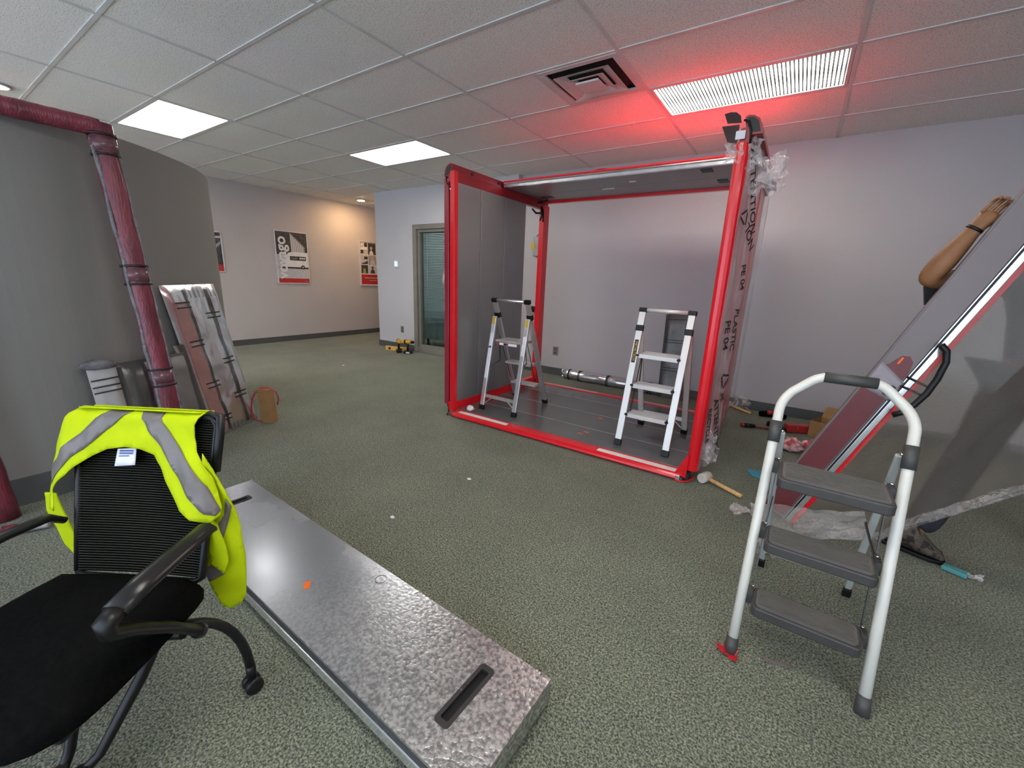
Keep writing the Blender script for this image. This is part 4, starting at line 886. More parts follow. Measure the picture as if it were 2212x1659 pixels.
def ring(k, z): return [L3(cs[0]+(x-cs[0])*k, cs[1]+(y-cs[1])*k, z) for x, y in sp]
lv = [(0.0,0.475),(0.5,0.474),(0.85,0.468),(0.97,0.455),(1.0,0.435),(0.985,0.405),(0.90,0.392),(0.0,0.390)]
vs = []; fs = []
for k, z in lv: vs += ring(k if k else 0.001, z)
for i in range(len(lv)-1):
    for k in range(n): fs.append((i*n+k, i*n+(k+1)%n, (i+1)*n+(k+1)%n, (i+1)*n+k))
MB().add(vs, fs, True).build('seat', 'black_matte', ch)
MB().prism([(-0.17,0.03),(0.17,0.03),(0.17,0.36),(-0.17,0.36)], L3(0,0,0.352), CU, CF, (0,0,0.04)).build('seat_pan', 'black', ch, bevel=0.01)
fr = []
top = 0.452
fr = [bk(HW(0)[0], 0.0), bk(HW(0.2)[0], 0.2), bk(HW(0.42)[0], 0.425), bk(HW(0.42)[0]+0.02, top), bk(0, top+0.006), bk(HW(0.42)[1]-0.015, top), bk(HW(0.42)[1], 0.43), bk(HW(0.2)[1], 0.2), bk(HW(0)[1], 0.0), bk(HW(0)[1]-0.02, -0.012), bk(HW(0)[0]+0.02, -0.012), bk(HW(0)[0], 0.0)]
MB().tube([p-BN*0.012 for p in fr], 0.010, 8).build('back_frame', 'black', ch)
bkp = MB()
def back_fn(u, v):
    s = v*top; l, r = HW(s); return bk(l+(r-l)*u, s, -0.010-0.012*math.sin(u*math.pi))
bkp.grid(back_fn, 10, 12).build('backrest_mesh', 'mesh_back', ch, solid=0.002)
rb = MB(); ns = 62
for k in range(ns):
    s = 0.006+k*(top-0.010)/ns; l, r = HW(s)
    pts = [bk(l+(r-l)*u/8, s, -0.006-0.012*math.sin(u/8*math.pi)) for u in range(9)]
    rb.tube(pts, 0.0022, 4, cap=False)
o = rb.build('backrest_ribs', 'mesh_dark', ch); o['kind'] = 'stuff'
# back top hooks over at right as a thick edge
MB().tube([bk(HW(0.42)[1]+0.008, 0.30, -0.012), bk(HW(0.42)[1]+0.010, 0.40, -0.012), bk(HW(0.42)[1]+0.006, 0.458, -0.014), bk(HW(0.42)[1]-0.03, 0.462, -0.016)], 0.013, 8).build('back_edge', 'black', ch)
for s in (-1, 1):
    sh = -0.012 if s > 0 else 0.0
    A = s*0.238
    up_ = [L3(s*0.212, -0.035, 0.60), L3(s*0.228, -0.01, 0.622), L3(A, 0.08, 0.626), L3(A+s*0.006, 0.20, 0.622), L3(A+s*0.01, 0.275, 0.612)]
    MB().tube(up_, [0.019, 0.024, 0.027, 0.027, 0.026], 12, sx=0.5, ref=CU).build('armrest', 'black_gloss', ch)
    lo = [L3(A+s*0.01, 0.27, 0.612), L3(A+s*0.010, 0.298, 0.600), L3(A+s*0.008, 0.292, 0.575), L3(A+s*0.006, 0.24, 0.535), L3(A+s*0.004, 0.16, 0.46), L3(A, 0.085, 0.375)]
    MB().tube(lo, [0.022, 0.023, 0.022, 0.019, 0.018, 0.018], 12, sx=0.75, ref=CU).build('arm_support', 'black', ch)
    e0 = L3(A, 0.085, 0.375); MB().tube([e0, e0+(lo[-1]-lo[-2]).normalized()*0.014], 0.019, 12).build('arm_end_cap', 'steel_dark', ch)
    MB().tube([L3(A*0.98, 0.12, 0.40), L3(s*0.12, 0.11, 0.375)], 0.014, 8).build('arm_bracket', 'black', ch)
    J = L3(s*0.12, 0.06, 0.335)
    rear = [J]+arc3(L3(s*0.15, 0.02, 0.325), L3(s*0.245, -0.05, 0.30), L3(s*0.252, -0.058, 0.10), 7)
    MB().tube(rear, 0.0135, 10).build('leg', 'black', ch)
    MB().tube([J+Vector((0,0,0.03)), L3(s*0.085, 0.115, 0.24), L3(s*0.04, 0.21, 0.10), L3(s*0.025, 0.245, 0.085)], [0.018, 0.015, 0.012, 0.012], 10).build('leg', 'black', ch)
    for (a, b_) in ((s*0.252, -0.058), (s*0.025, 0.245)):
        c0 = L3(a, b_, 0.0)
        c = MB().lathe([(0.014,0.055),(0.014,0.10)], c0, n=10).build('caster_stem', 'black', ch)
        for d in (-0.014, 0.014):
            MB().lathe([(0.012,-0.009),(0.024,-0.009),(0.0265,-0.004),(0.0265,0.004),(0.024,0.009),(0.012,0.009)], c0+CU*0.8*d+CF*0.6*d+Vector((0,0,0.027)), CU*0.8+CF*0.6, 16).build('caster_wheel', 'black', ch)
MB().tube([L3(-0.12,0.06,0.345), L3(0.12,0.06,0.345)], 0.016, 8).build('base_bar', 'black', ch)

vest = thing('safety_vest', 'yellow hi-vis vest with grey reflective bands draped over the office chair', 'safety vest', (OC.x, OC.y, 0.62))
def vfn(off):
    def f(a, s):
        w = abs(noise.noise(Vector((a*13, s*8, 1.7))))*0.016+noise.noise(Vector((a*26, s*20, 4.7)))*0.004
        p = bk(a, s, 0.017+off+w)
        over = max(0, s-0.445)                       # rolls over the top edge
        p -= BN*over*1.2
        side = max(0, abs(a+0.02)-0.21)              # falls away beside the back
        return p-BN*side*0.5
    return f
main = [(-0.213,0.471),(-0.25,0.402),(-0.272,0.355),(-0.285,0.305),(-0.292,0.263),(-0.283,0.207),(-0.265,0.174),(-0.24,0.17),(-0.25,0.197),(-0.265,0.226),(-0.246,0.246),(-0.189,0.298),(-0.146,0.331),(-0.101,0.352),(-0.047,0.361),(0.0,0.357),(0.037,0.342),(0.06,0.311),(0.085,0.264),(0.104,0.228),(0.127,0.192),(0.161,0.168),(0.211,0.16),(0.229,0.179),(0.23,0.205),(0.218,0.249),(0.207,0.286),(0.183,0.325),(0.16,0.358),(0.149,0.395),(0.149,0.433),(0.157,0.468),(0.041,0.467),(-0.022,0.466),(-0.111,0.468)]
poly_surface(main, vfn(0.0), 'vest', 'front_panel', vest, cuts=4)
# part that goes over the top and hangs down behind the back
behind = [(-0.213,0.0),(0.157,0.0),(0.165,0.12),(0.12,0.22),(-0.05,0.25),(-0.2,0.2),(-0.235,0.1)]
poly_surface(behind, lambda a, s: bk(a, 0.468-s*0.0, 0)-BN*(0.018+0.012*noise.noise(Vector((a*9, s*9, 3))))-CZ*s*0.9-CF*0.02, 'vest', 'back_panel', vest, cuts=3)
poly_surface([(-0.208,0.0),(0.152,0.0),(0.150,0.034),(-0.206,0.034)], lambda a, s: bk(a, 0.4665+0.004*math.sin(s/0.034*math.pi)-0.012*(s/0.034)**2, 0.012-s*1.0), 'vest', 'top_fold', vest, cuts=3)
st1 = [(-0.111,0.468),(-0.047,0.465),(-0.086,0.425),(-0.143,0.369),(-0.201,0.324),(-0.273,0.241),(-0.293,0.27),(-0.28,0.297),(-0.231,0.349),(-0.164,0.41)]
st2 = [(-0.021,0.465),(0.041,0.466),(0.058,0.436),(0.108,0.374),(0.135,0.338),(0.197,0.263),(0.231,0.194),(0.221,0.179),(0.197,0.185),(0.15,0.23),(0.063,0.357),(0.018,0.411)]
part(poly_surface(st1, vfn(0.0035), 'reflect', 'reflective_band', vest, cuts=4, solid=0.001), 'grey reflective band')
part(poly_surface(st2, vfn(0.0035), 'reflect', 'reflective_band', vest, cuts=4, solid=0.001), 'grey reflective band')
lab = poly_surface([(-0.082,0.353),(-0.027,0.358),(-0.026,0.309),(-0.086,0.303)], lambda a, s: bk(a, s, 0.008), 'label_white', 'care_label', vest, cuts=1, solid=0.001)
for s0, s1 in ((0.338, 0.343), (0.331, 0.334), (0.345, 0.350)):
    poly_surface([(-0.075,s0),(-0.034 if s0 > 0.335 else -0.045,s0+0.002),(-0.034 if s0 > 0.335 else -0.045,s1+0.002),(-0.075,s1)], lambda a, s: bk(a, s, 0.0092), 'ink_blue', 'label_print', lab, cuts=0, solid=0)
def ffn(off):
    def f(a, z):
        w = noise.noise(Vector((a*16, z*8, 5.2)))*0.012+0.016*math.sin((a-0.11)/0.15*math.pi)
        return L3(a, -0.095+off+w, z)
    return f
flap = [(0.189,0.809),(0.211,0.744),(0.232,0.695),(0.245,0.644),(0.256,0.574),(0.258,0.487),(0.254,0.392),(0.247,0.338),(0.231,0.308),(0.199,0.29),(0.179,0.304),(0.151,0.375),(0.137,0.427),(0.118,0.468),(0.112,0.51),(0.129,0.565),(0.164,0.61),(0.165,0.70)]
part(poly_surface(flap, ffn(0.0), 'vest', 'hanging_side', vest, cuts=4), 'yellow side hanging down beside the chair')
for pl in ([(0.232,0.669),(0.243,0.644),(0.231,0.599),(0.208,0.516),(0.189,0.499),(0.183,0.542),(0.195,0.574),(0.221,0.616)], [(0.139,0.437),(0.197,0.464),(0.204,0.422),(0.153,0.392)], [(0.185,0.63),(0.197,0.585),(0.188,0.55),(0.178,0.585)]):
    part(poly_surface(pl, ffn(0.005), 'reflect', 'reflective_band', vest, cuts=3, solid=0.001), 'grey reflective band')
inner = [(0.165,0.62),(0.185,0.635),(0.215,0.60),(0.225,0.53),(0.228,0.47),(0.21,0.43),(0.18,0.46),(0.17,0.54)]
poly_surface(inner, lambda a, z: L3(a, -0.062+noise.noise(Vector((a*20, z*8, 9)))*0.012, z), 'vest', 'hanging_fold', vest, cuts=3)
lfl = [(-0.337,0.65),(-0.339,0.594),(-0.323,0.54),(-0.309,0.48),(-0.285,0.44),(-0.275,0.50),(-0.29,0.591),(-0.30,0.65)]
poly_surface(lfl, lambda a, z: L3(a+0.012, -0.09+noise.noise(Vector((a*20, z*8, 2)))*0.012, z), 'vest', 'hanging_side', vest, cuts=3)

# ------------------------------------------------------------------ galvanised panel lying on the carpet
sl = thing('steel_panel', 'long galvanised steel panel with two black handle slots lying on the carpet', 'metal panel', (-1.47, 0.77, 0))
ang = math.atan2(0.945-0.997, 2.05)
SA = Vector((math.cos(ang), math.sin(ang), 0)); SB = Vector((-SA.y, SA.x, 0)); SO = Vector((-1.475, 0.772, 0))
def P(x, y, z): return SO+SA*x+SB*y+Vector((0, 0, z))
def slab(x0, x1, y0, y1, z0, z1): return MB().prism([(x0,y0),(x1,y0),(x1,y1),(x0,y1)], P(0,0,z0), SA, SB, (0,0,z1-z0))
HL, HWD = 1.03, 0.198
# top skin with two slots cut through it
skin = MB(); xs = [-HL, -0.850, -0.812, 0.832, 0.870, HL]; ys = [-HWD, -0.098, 0.098, HWD]
for i in range(5):
    for j in range(3):
        if i in (1, 3) and j == 1: continue
        skin.prism([(xs[i],ys[j]),(xs[i+1],ys[j]),(xs[i+1],ys[j+1]),(xs[i],ys[j+1])], P(0,0,0.092), SA, SB, (0,0,0.010))
bm = bmesh.new()
o = skin.build('top_skin', 'galv', sl)
bm.from_mesh(o.data); bmesh.ops.remove_doubles(bm, verts=bm.verts, dist=1e-4)
inn = [f for f in bm.faces if len([1 for e in f.edges if len(e.link_faces) > 2]) >= 4 and abs(f.normal.z) < 0.5]
bmesh.ops.delete(bm, geom=inn, context='FACES_ONLY'); bm.to_mesh(o.data); bm.free()
slab(-HL+0.008, HL-0.01, -HWD+0.012, HWD-0.006, 0.050, 0.092).build('dark_core', 'black', sl)
slab(-HL, HL, -HWD-0.004, -HWD+0.016, 0.022, 0.062).build('edge_channel', 'alu_bright', sl, bevel=0.004)
slab(-HL, HL, HWD-0.012, HWD, 0.02, 0.092).build('edge_channel', 'galv', sl)
slab(HL-0.010, HL, -HWD, HWD, 0.02, 0.092).build('end_plate', 'galv', sl)
slab(-HL, -HL+0.010, -HWD, HWD, 0.02, 0.092).build('end_plate', 'galv', sl)
slab(-HL+0.01, HL-0.01, -HWD+0.03, HWD-0.012, 0.0, 0.05).build('bottom_board', 'black_matte', sl)
for xc in (-0.831, 0.851):
    ou = rounded(xc-0.027, xc+0.027, -0.112, 0.112, 0.013); ii = rounded(xc-0.014, xc+0.014, -0.094, 0.094, 0.005); n = len(ou)
    vs = [P(x,y,0.1035) for x,y in ou]+[P(x,y,0.1035) for x,y in ii]+[P(x,y,0.055) for x,y in ii]+[P(x,y,0.1) for x,y in ou]
    fs = []
    for k in range(n):
        q = (k+1)%n; fs += [(k,q,n+q,n+k), (n+k,n+q,2*n+q,2*n+k), (3*n+k,3*n+q,q,k)]
    fs.append(tuple(range(2*n, 3*n)))
    M['slot_grey'] = mat('dark_slot_plastic', (0.022, 0.020, 0.020), 0.5)
    hs = MB().add(vs, fs[:-1]).build('handle_slot', 'slot_grey', sl)
    MB().prism(ii, P(0,0,0.056), SA, SB, (0,0,0.004)).build('slot_bottom', 'ink_black', hs)
    MB().lathe([(0.003,0),(0.003,0.001)], P(xc-0.02, 0.0, 0.1036), n=8).build('screw', 'chrome', hs)
MB().prism(rounded(0.052, 0.096, -0.017, 0.006, 0.009), P(0,0,0.1021), (SA*0.75+SB*-0.66), (SA*0.66+SB*0.75), (0,0,0.0008)).build('sticker', 'orange', sl)
m = MB(); n = 32; cc = (0.252, 0.148)
vs = [P(cc[0]+r*math.cos(2*math.pi*k/n), cc[1]+r*math.sin(2*math.pi*k/n), z) for r, z in ((0.0235,0.1021),(0.0235,0.1029),(0.0222,0.1029),(0.0222,0.1021)) for k in range(n)]
m.add(vs, [(i*n+k, i*n+(k+1)%n, (i+1)*n+(k+1)%n, (i+1)*n+k) for i in range(3) for k in range(n)]); m.build('ring_mark', 'steel_dark', sl)

# ------------------------------------------------------------------ things leaning on the curved partition
M['bubble_tape'] = mat('tape_over_bubble_wrap', (0.17, 0.07, 0.085), 0.25, col2=(0.10, 0.05, 0.06), nscale=30)
df = thing('wrapped_door_frame', 'red door frame in bubble wrap leaning on the curved partition', 'door frame', (-3.2, 0.5, 0))
def wrapped(p, q, r, n=24, seed=0, sx=0.75, ref=(0,1,0)):
    p, q = Vector(p), Vector(q); pts = [p.lerp(q, k/n) for k in range(n+1)]
    rs = [r*(1+0.14*noise.noise(Vector((k*0.6, seed, 2.2)))) for k in range(n+1)]
    return MB().tube(pts, rs, 12, sx=sx, ref=ref)
TR_, BR = Vector((-3.315, 0.80, 2.03)), Vector((-3.13, 0.872, 0.0))
TL_, BL = Vector((-3.315, 0.02, 2.03)), Vector((-3.215, 0.115, 0.0))
wrapped(TR_+Vector((0,0,0.02)), BR, 0.056, seed=1).build('stile', 'bubble_red', df)
wrapped(TL_+Vector((0,0,0.02)), BL, 0.056, seed=5).build('stile', 'bubble_red', df)
wrapped(TL_, TR_, 0.045, seed=9, sx=0.9, ref=(0,0,1)).build('header', 'bubble_red', df)
def band(p, q, t0, t1, r, m, name, parent, sx=0.75):
    p, q = Vector(p), Vector(q); return MB().tube([p.lerp(q, t0), p.lerp(q, t1)], r, 12, sx=sx, ref=(0,1,0)).build(name, m, parent)
for t in (0.015, 0.355, 0.655, 0.862):
    band(TR_, BR, t, t+0.006, 0.066, 'ink_black', 'tape_band', df); band(TR_, BR, t+0.05, t+0.056, 0.066, 'ink_black', 'tape_band', df)
    band(TR_, BR, t+0.01, t+0.046, 0.062, 'bubble_tape', 'tape_band', df)
MB().tube([TR_.lerp(BR, k/20)+Vector((0.02, -0.048-0.004*math.sin(k*1.7), 0)) for k in range(1, 21)], [0.010*(1+0.4*noise.noise(Vector((k*0.8, 3, 3)))) for k in range(1, 21)], 8).build('wrap_seam', 'bubble_grey', df)
MB().tube([TR_.lerp(BR, k/20)+Vector((0.02, 0.05, 0)) for k in range(1, 20)], 0.008, 8).build('wrap_seam', 'bubble_grey', df)

def lean_panel(name, label, cat, bl, br, tr, tl, th, m, nu=10, nv=16, wob=0.01, seed=0):
    """bulging wrapped board through four corners of its front face, th thick towards the wall"""
    bl, br, tr, tl = map(Vector, (bl, br, tr, tl)); n = (br-bl).cross(tl-bl).normalized()
    t = thing(name, label, cat, (bl+br)/2)
    def fn(u, v):
        p = (bl.lerp(br, u)).lerp(tl.lerp(tr, u), v)
        e = min(u, 1-u, v, 1-v); r = math.sqrt(max(0, 1-(1-min(1, e/0.10))**2))
        return p+n*(th*0.5*r+wob*noise.noise(Vector((u*4+seed, v*7, seed)))*min(1, e*6))
    def fb(u, v):
        p = (bl.lerp(br, u)).lerp(tl.lerp(tr, u), v)
        e = min(u, 1-u, v, 1-v); r = math.sqrt(max(0, 1-(1-min(1, e/0.10))**2))
        return p-n*th*0.5*r
    mb = MB(); mb.grid(fn, nu, nv); mb.grid(lambda u, v: fb(1-u, v), nu, nv)
    return t, mb.build('wrapped_board', m, t), fn, n
t, o, fn, n = lean_panel('foil_wrapped_panel', 'silver foil-wrapped panel with black printed lines leaning on the partition', 'wrapped panel',
                   (-3.62,1.215,0.0), (-3.86,1.655,0.0), (-4.00,1.50,1.185), (-3.625,1.03,1.18), 0.055, 'foil', 16, 30, 0.018, 3)
def strip(u0, u1, v0, v1, off, m, name, parent, nu=3, nv=24):
    def g(u, v): return fn(u0+(u1-u0)*u, v0+(v1-v0)*v)+n*off
    return MB().grid(g, nu, nv).build(name, m, parent)
strip(0.06, 0.285, 0.04, 0.90, 0.002, 'foil_pink', 'pink_strip', t)
for uu in (0.30, 0.325, 0.70, 0.725, 0.75): strip(uu, uu+0.014, 0.03, 0.97, 0.004, 'ink_black', 'printed_line', t)
for uc, vv in ((0.22,0.86),(0.24,0.62),(0.28,0.34),(0.28,0.10),(0.72,0.78),(0.73,0.47),(0.74,0.22)):
    for d in (0, 0.030): strip(uc-0.13, uc+0.13, vv+d, vv+d+0.008, 0.0045, 'ink_black', 'printed_line', t, 6, 1)
    strip(uc-0.10, uc+0.02, vv+0.012, vv+0.022, 0.003, 'paper_grey', 'printed_words', t, 4, 1)
for uu in (0.35, 0.42, 0.50, 0.58, 0.66, 0.80, 0.88):
    strip(uu, uu+0.008, 0.92, 0.985, 0.0035, 'ink_black', 'printed_line', t, 1, 5); strip(uu, uu+0.008, 0.015, 0.06, 0.0035, 'ink_black', 'printed_line', t, 1, 5)
t2, o, fn2, n2 = lean_panel('wrapped_board', 'dark plastic-wrapped board leaning on the partition behind the red stile', 'wrapped panel',
                   (-3.20,0.70,0.0), (-3.30,1.09,0.0), (-3.49,1.075,0.735), (-3.395,0.69,0.72), 0.06, 'wrap_dark', 10, 14, 0.02, 8)
fn, n = fn2, n2
strip(0.33, 0.93, 0.10, 0.97, 0.004, 'wrap_grey', 'grey_face', t2, 6, 12)
for (a, b_) in ((0.30, 0.33), (0.44, 0.46)): strip(a, b_, 0.55, 0.97, 0.008, 'ink_black', 'tape_line', t2, 1, 8)
for v in (0.30, 0.24): strip(0.45, 0.80, v, v+0.012, 0.008, 'ink_black', 'tape_line', t2, 5, 1)
t3, o, fn3, n3 = lean_panel('wrapped_post', 'narrow grey foam-wrapped board leaning left of the dark wrapped board', 'wrapped panel',
                   (-3.14,0.555,0.0), (-3.15,0.685,0.0), (-3.335,0.675,0.72), (-3.325,0.545,0.71), 0.04, 'foam_grey', 6, 12, 0.006, 4)
fn, n = fn3, n3
for v in (0.80, 0.845, 0.90): strip(0.02, 0.98, v, v+0.012, 0.003, 'ink_black', 'tape_line', t3, 6, 1)
strip(0.1, 0.8, 0.818, 0.838, 0.003, 'paper_grey', 'printed_words', t3, 4, 1)
blob(-3.33, 0.60, 0.735, 0.03, 0.085, 0.03, 6.1, amp=0.3).build('wrap_bunch', 'bubble_grey', t3)
strip(0.99, 1.22, 0.02, 0.98, -0.012, 'wrap_dark', 'wrap_edge', t3, 3, 10)
t4, o, fn4, n4 = lean_panel('black_board', 'flat black board leaning between dark wrapped board and foil panel', 'wrapped panel',
                   (-3.32,1.085,0.0), (-3.36,1.16,0.0), (-3.60,1.115,0.77), (-3.57,1.04,0.77), 0.02, 'wrap_dark', 4, 8, 0.0, 2)
rl = thing('wrapped_bar', 'red and white wrapped bar lying on the carpet below the partition', 'wrapped bar', (-2.98, 0.15, 0))
wrapped((-3.01,0.085,0.03), (-2.95,0.235,0.025), 0.028, n=10, seed=12).build('wrapped_board', 'foam_grey', rl)
band((-3.01,0.085,0.03), (-2.95,0.235,0.025), 0.02, 0.35, 0.031, 'bubble_red', 'red_end', rl)

# cardboard tube box with a loose red strap
cb = thing('cardboard_box', 'tall narrow brown cardboard box with loose red strap, standing on the carpet', 'cardboard box', (-3.70, 1.69, 0))
ca = Vector((-3.733, 1.638)); cA = Vector((0.085, 0.052)); cB = Vector((-0.040, 0.062))
MB().prism([(0,0),(1,0),(1,1),(0,1)], (ca.x, ca.y, 0), (cA.x,cA.y,0), (cB.x,cB.y,0), (-0.02,-0.015,0.30)).build('carton', 'cardboard', cb)
tp = Vector((ca.x-0.02, ca.y-0.015, 0.30)); cen = Vector(((cA+cB).x/2, (cA+cB).y/2, 0))
MB().tube([Vector((ca.x,ca.y,0.012)), Vector((ca.x-0.045,ca.y-0.03,0.02)), Vector((ca.x-0.075,ca.y-0.045,0.07)), Vector((ca.x-0.078,ca.y-0.047,0.14)), Vector((ca.x-0.065,ca.y-0.04,0.21)), Vector((ca.x-0.04,ca.y-0.02,0.27)), tp+cen*0.6+Vector((0,0,0.012)), tp+cen+Vector((0,0,0.016)), tp+cen*1.6+Vector((0,0,0.006)),
           Vector((ca.x+cA.x+cB.x+0.005, ca.y+cA.y+cB.y, 0.27)), Vector((ca.x+cA.x+cB.x+0.018, ca.y+cA.y+cB.y+0.01, 0.21)), Vector((ca.x+cA.x+cB.x+0.006, ca.y+cA.y+cB.y, 0.15))], 0.008, 6, sx=0.35).build('strap', 'strap_red', cb)

# ------------------------------------------------------------------ tools by the doorway wall
lv = thing('spirit_level', 'yellow-orange level lying by the wall below the outlet', 'level', (-5.72, 4.86, 0))
a, b_ = Vector((-5.97,4.81,0.0)), Vector((-5.55,4.95,0.0))
MB().beam(a+Vector((0,0,0.04)), b_+Vector((0,0,0.04)), 0.028, 0.08, side=(0.32,-0.95,0)).build('body', 'level_yellow', lv, bevel=0.006)
for k in (0.2, 0.72):
    p = a.lerp(b_, k); MB().beam(p+Vector((0,-0.018,0.022)), p+Vector((0,-0.018,0.06)), 0.035, 0.012, side=(1,0.3,0)).build('vial_window', 'black', lv)
def drill(label, x, y, rz):
    t = thing('cordless_drill', label, 'drill', (x, y, 0), 'yellow drills by the wall')
    c, s = math.cos(rz), math.sin(rz); D = Vector((c, s, 0)); Q = Vector((-s, c, 0)); o0 = Vector((x, y, 0))
    MB().prism([(-0.065,-0.04),(0.065,-0.04),(0.065,0.04),(-0.065,0.04)], o0, D, Q, (0,0,0.055)).build('battery', 'black', t, bevel=0.01)
    MB().prism([(-0.02,-0.035),(0.05,-0.035),(0.05,-0.03),(-0.02,-0.03)], o0+Vector((0,0,0.012))-Q*0.012, D, Q, (0,0,0.022)).build('battery_label', 'paper_white', t)
    MB().tube([o0+D*-0.01+Vector((0,0,0.05)), o0+D*-0.005+Vector((0,0,0.12)), o0+D*-0.02+Vector((0,0,0.18))], [0.022,0.02,0.026], 10, sx=0.8).build('handle', 'black', t)
    MB().tube([o0+D*-0.11+Vector((0,0,0.205)), o0+D*-0.09+Vector((0,0,0.205)), o0+D*0.03+Vector((0,0,0.205)), o0+D*0.06+Vector((0,0,0.205))], [0.025,0.036,0.036,0.028], 14).build('motor_body', 'dewalt', t)
    MB().tube([o0+D*-0.06+Vector((0,0,0.205)), o0+D*-0.03+Vector((0,0,0.205))], 0.0375, 14).build('band', 'black', t)
    MB().tube([o0+D*0.06+Vector((0,0,0.205)), o0+D*0.10+Vector((0,0,0.205)), o0+D*0.115+Vector((0,0,0.205))], [0.024,0.024,0.012], 12).build('chuck', 'black', t)
    MB().tube([o0+D*0.012+Vector((0,0,0.165)), o0+D*0.02+Vector((0,0,0.14))], 0.008, 8).build('trigger', 'black', t)
drill('yellow and black cordless drill standing on its battery, nearer the outlet', -5.62, 4.80, 2.6)
drill('yellow and black cordless drill standing beside the glass opening frame', -5.42, 4.835, 0.35)

# foil roll and wrapped panel behind the pod
fr_ = thing('foil_roll', 'silver foil-wrapped roll lying along the back wall baseboard', 'foil roll', (-1.85, 5.10, 0))
pts = [Vector((-2.52+k*0.066, 5.085+0.012*math.sin(k), 0.07)) for k in range(21)]
MB().tube(pts, [0.064*(1+0.12*noise.noise(Vector((k*0.9, 1, 1)))) for k in range(21)], 14).build('roll', 'foil', fr_)
for x in (-2.45, -2.30, -2.28, -1.90, -1.88, -1.36, -1.33): MB().tube([(x,5.085,0.07),(x+0.010,5.085,0.07)], 0.074, 14).build('tape_band', 'ink_black', fr_)
crumple(-2.53, 5.08, 0.07, 0.03, 0.03, 0.06, 9.0, 10, 10).build('foil_end', 'foil', fr_)
MB().tube([(-1.2,5.10,0.06),(-0.95,5.10,0.055)], 0.06, 12).build('dark_end', 'wrap_dark', fr_)
t5, o, fn, n = lean_panel('wrapped_board', 'tall dark wrapped board leaning on the back wall behind the pod', 'wrapped panel', (-1.225,5.02,0.0), (-0.93,5.02,0.0), (-1.0,5.15,1.0), (-1.27,5.15,0.985), 0.05, 'wrap_grey', 8, 16, 0.012, 6)
strip(0.0, 0.16, 0.01, 0.99, 0.004, 'wrap_dark', 'dark_edge', t5, 2, 14)
for v in (0.33, 0.36, 0.66, 0.69, 0.93): strip(0.05, 0.95, v, v+0.008, 0.006, 'ink_black', 'printed_line', t5, 8, 1)

# ------------------------------------------------------------------ hand tools and bits on the carpet, right
def mallet(label, hx, hy, dx, dy, length, head_l=0.10, zc=0.036):
    t = thing('mallet', label, 'mallet', (hx, hy, 0), 'mallets')
    d = Vector((dx, dy, 0)).normalized(); q = Vector((-d.y, d.x, 0)); c = Vector((hx, hy, zc))
    MB().tube([c-q*head_l/2, c-q*(head_l/2-0.006), c+q*(head_l/2-0.006), c+q*head_l/2], [0.030,0.034,0.034,0.030], 18).build('head', 'rubber_pale', t)
    e = c+d*length; e.z = 0.014
    MB().tube([c+d*0.02, c.lerp(e, 0.5), e, e+d*0.006], [0.012,0.013,0.015,0.010], 12).build('handle', 'wood', t)
    return t
mallet('pale rubber mallet with wooden handle at the pod front corner', -0.328, 2.94, 0.26, -0.105, 0.255, 0.09)
mt = mallet('second mallet under clear plastic by the back wall', -0.46, 5.10, 0.27, -0.14, 0.27)
crumple(-0.33, 5.06, 0.10, 0.09, 0.05, 0.07, 15.5).build('plastic_cover', 'film_clear', mt)
rt_ = thing('ratchet_clamp', 'red bar clamp with chrome jaw lying left of the open cardboard box', 'clamp', (0.0, 4.52, 0))
a, b_ = Vector((-0.26,4.44,0.022)), Vector((0.06,4.56,0.022))
MB().tube([a, a.lerp(b_,0.12), a.lerp(b_,0.2)], [0.018,0.02,0.017], 10).build('handle', 'red_tool', rt_)
MB().tube([a.lerp(b_,0.08), a.lerp(b_,0.36)], 0.021, 10).build('grip', 'black', rt_)
MB().beam(a.lerp(b_,0.36), b_, 0.03, 0.018).build('bar', 'red_tool', rt_, bevel=0.003)
MB().beam(a.lerp(b_,0.3)+Vector((0,-0.01,0.006)), b_+Vector((0,-0.02,0.006)), 0.008, 0.008).build('rod', 'chrome', rt_)
blob(0.02, 4.53, 0.035, 0.055, 0.045, 0.034, 3.3, amp=0.35).build('jaw', 'chrome', rt_)
blob(-0.01, 4.57, 0.05, 0.05, 0.03, 0.03, 8.3, amp=0.3).build('jaw_housing', 'black', rt_)
rc = thing('caulking_gun', 'red tool body with black grip beside the open cardboard box', 'hand tool', (0.20, 4.60, 0))
MB().beam((0.10,4.56,0.045), (0.275,4.655,0.045), 0.075, 0.07, side=(0,0,1)).build('body', 'red_tool', rc, bevel=0.01)
MB().beam((0.13,4.545,0.06), (0.20,4.58,0.055), 0.02, 0.01, side=(0,0,1)).build('trim', 'wood', rc)
blob(0.075, 4.50, 0.03, 0.04, 0.04, 0.03, 4.3, amp=0.25).build('grip', 'black', rc)
tc_ = thing('tool_case', 'black tool pouch with red stripe against the back wall baseboard', 'tool pouch', (-0.05, 5.0, 0))
MB().tube([(-0.14,4.97,0.03),(-0.06,5.0,0.036),(0.04,5.02,0.034),(0.10,5.03,0.025)], [0.028,0.035,0.034,0.02], 10, sx=0.9).build('pouch', 'black_matte', tc_)
MB().tube([(-0.075,4.985,0.05),(-0.02,5.0,0.055)], [0.026,0.024], 10).build('red_stripe', 'red_tool', tc_)
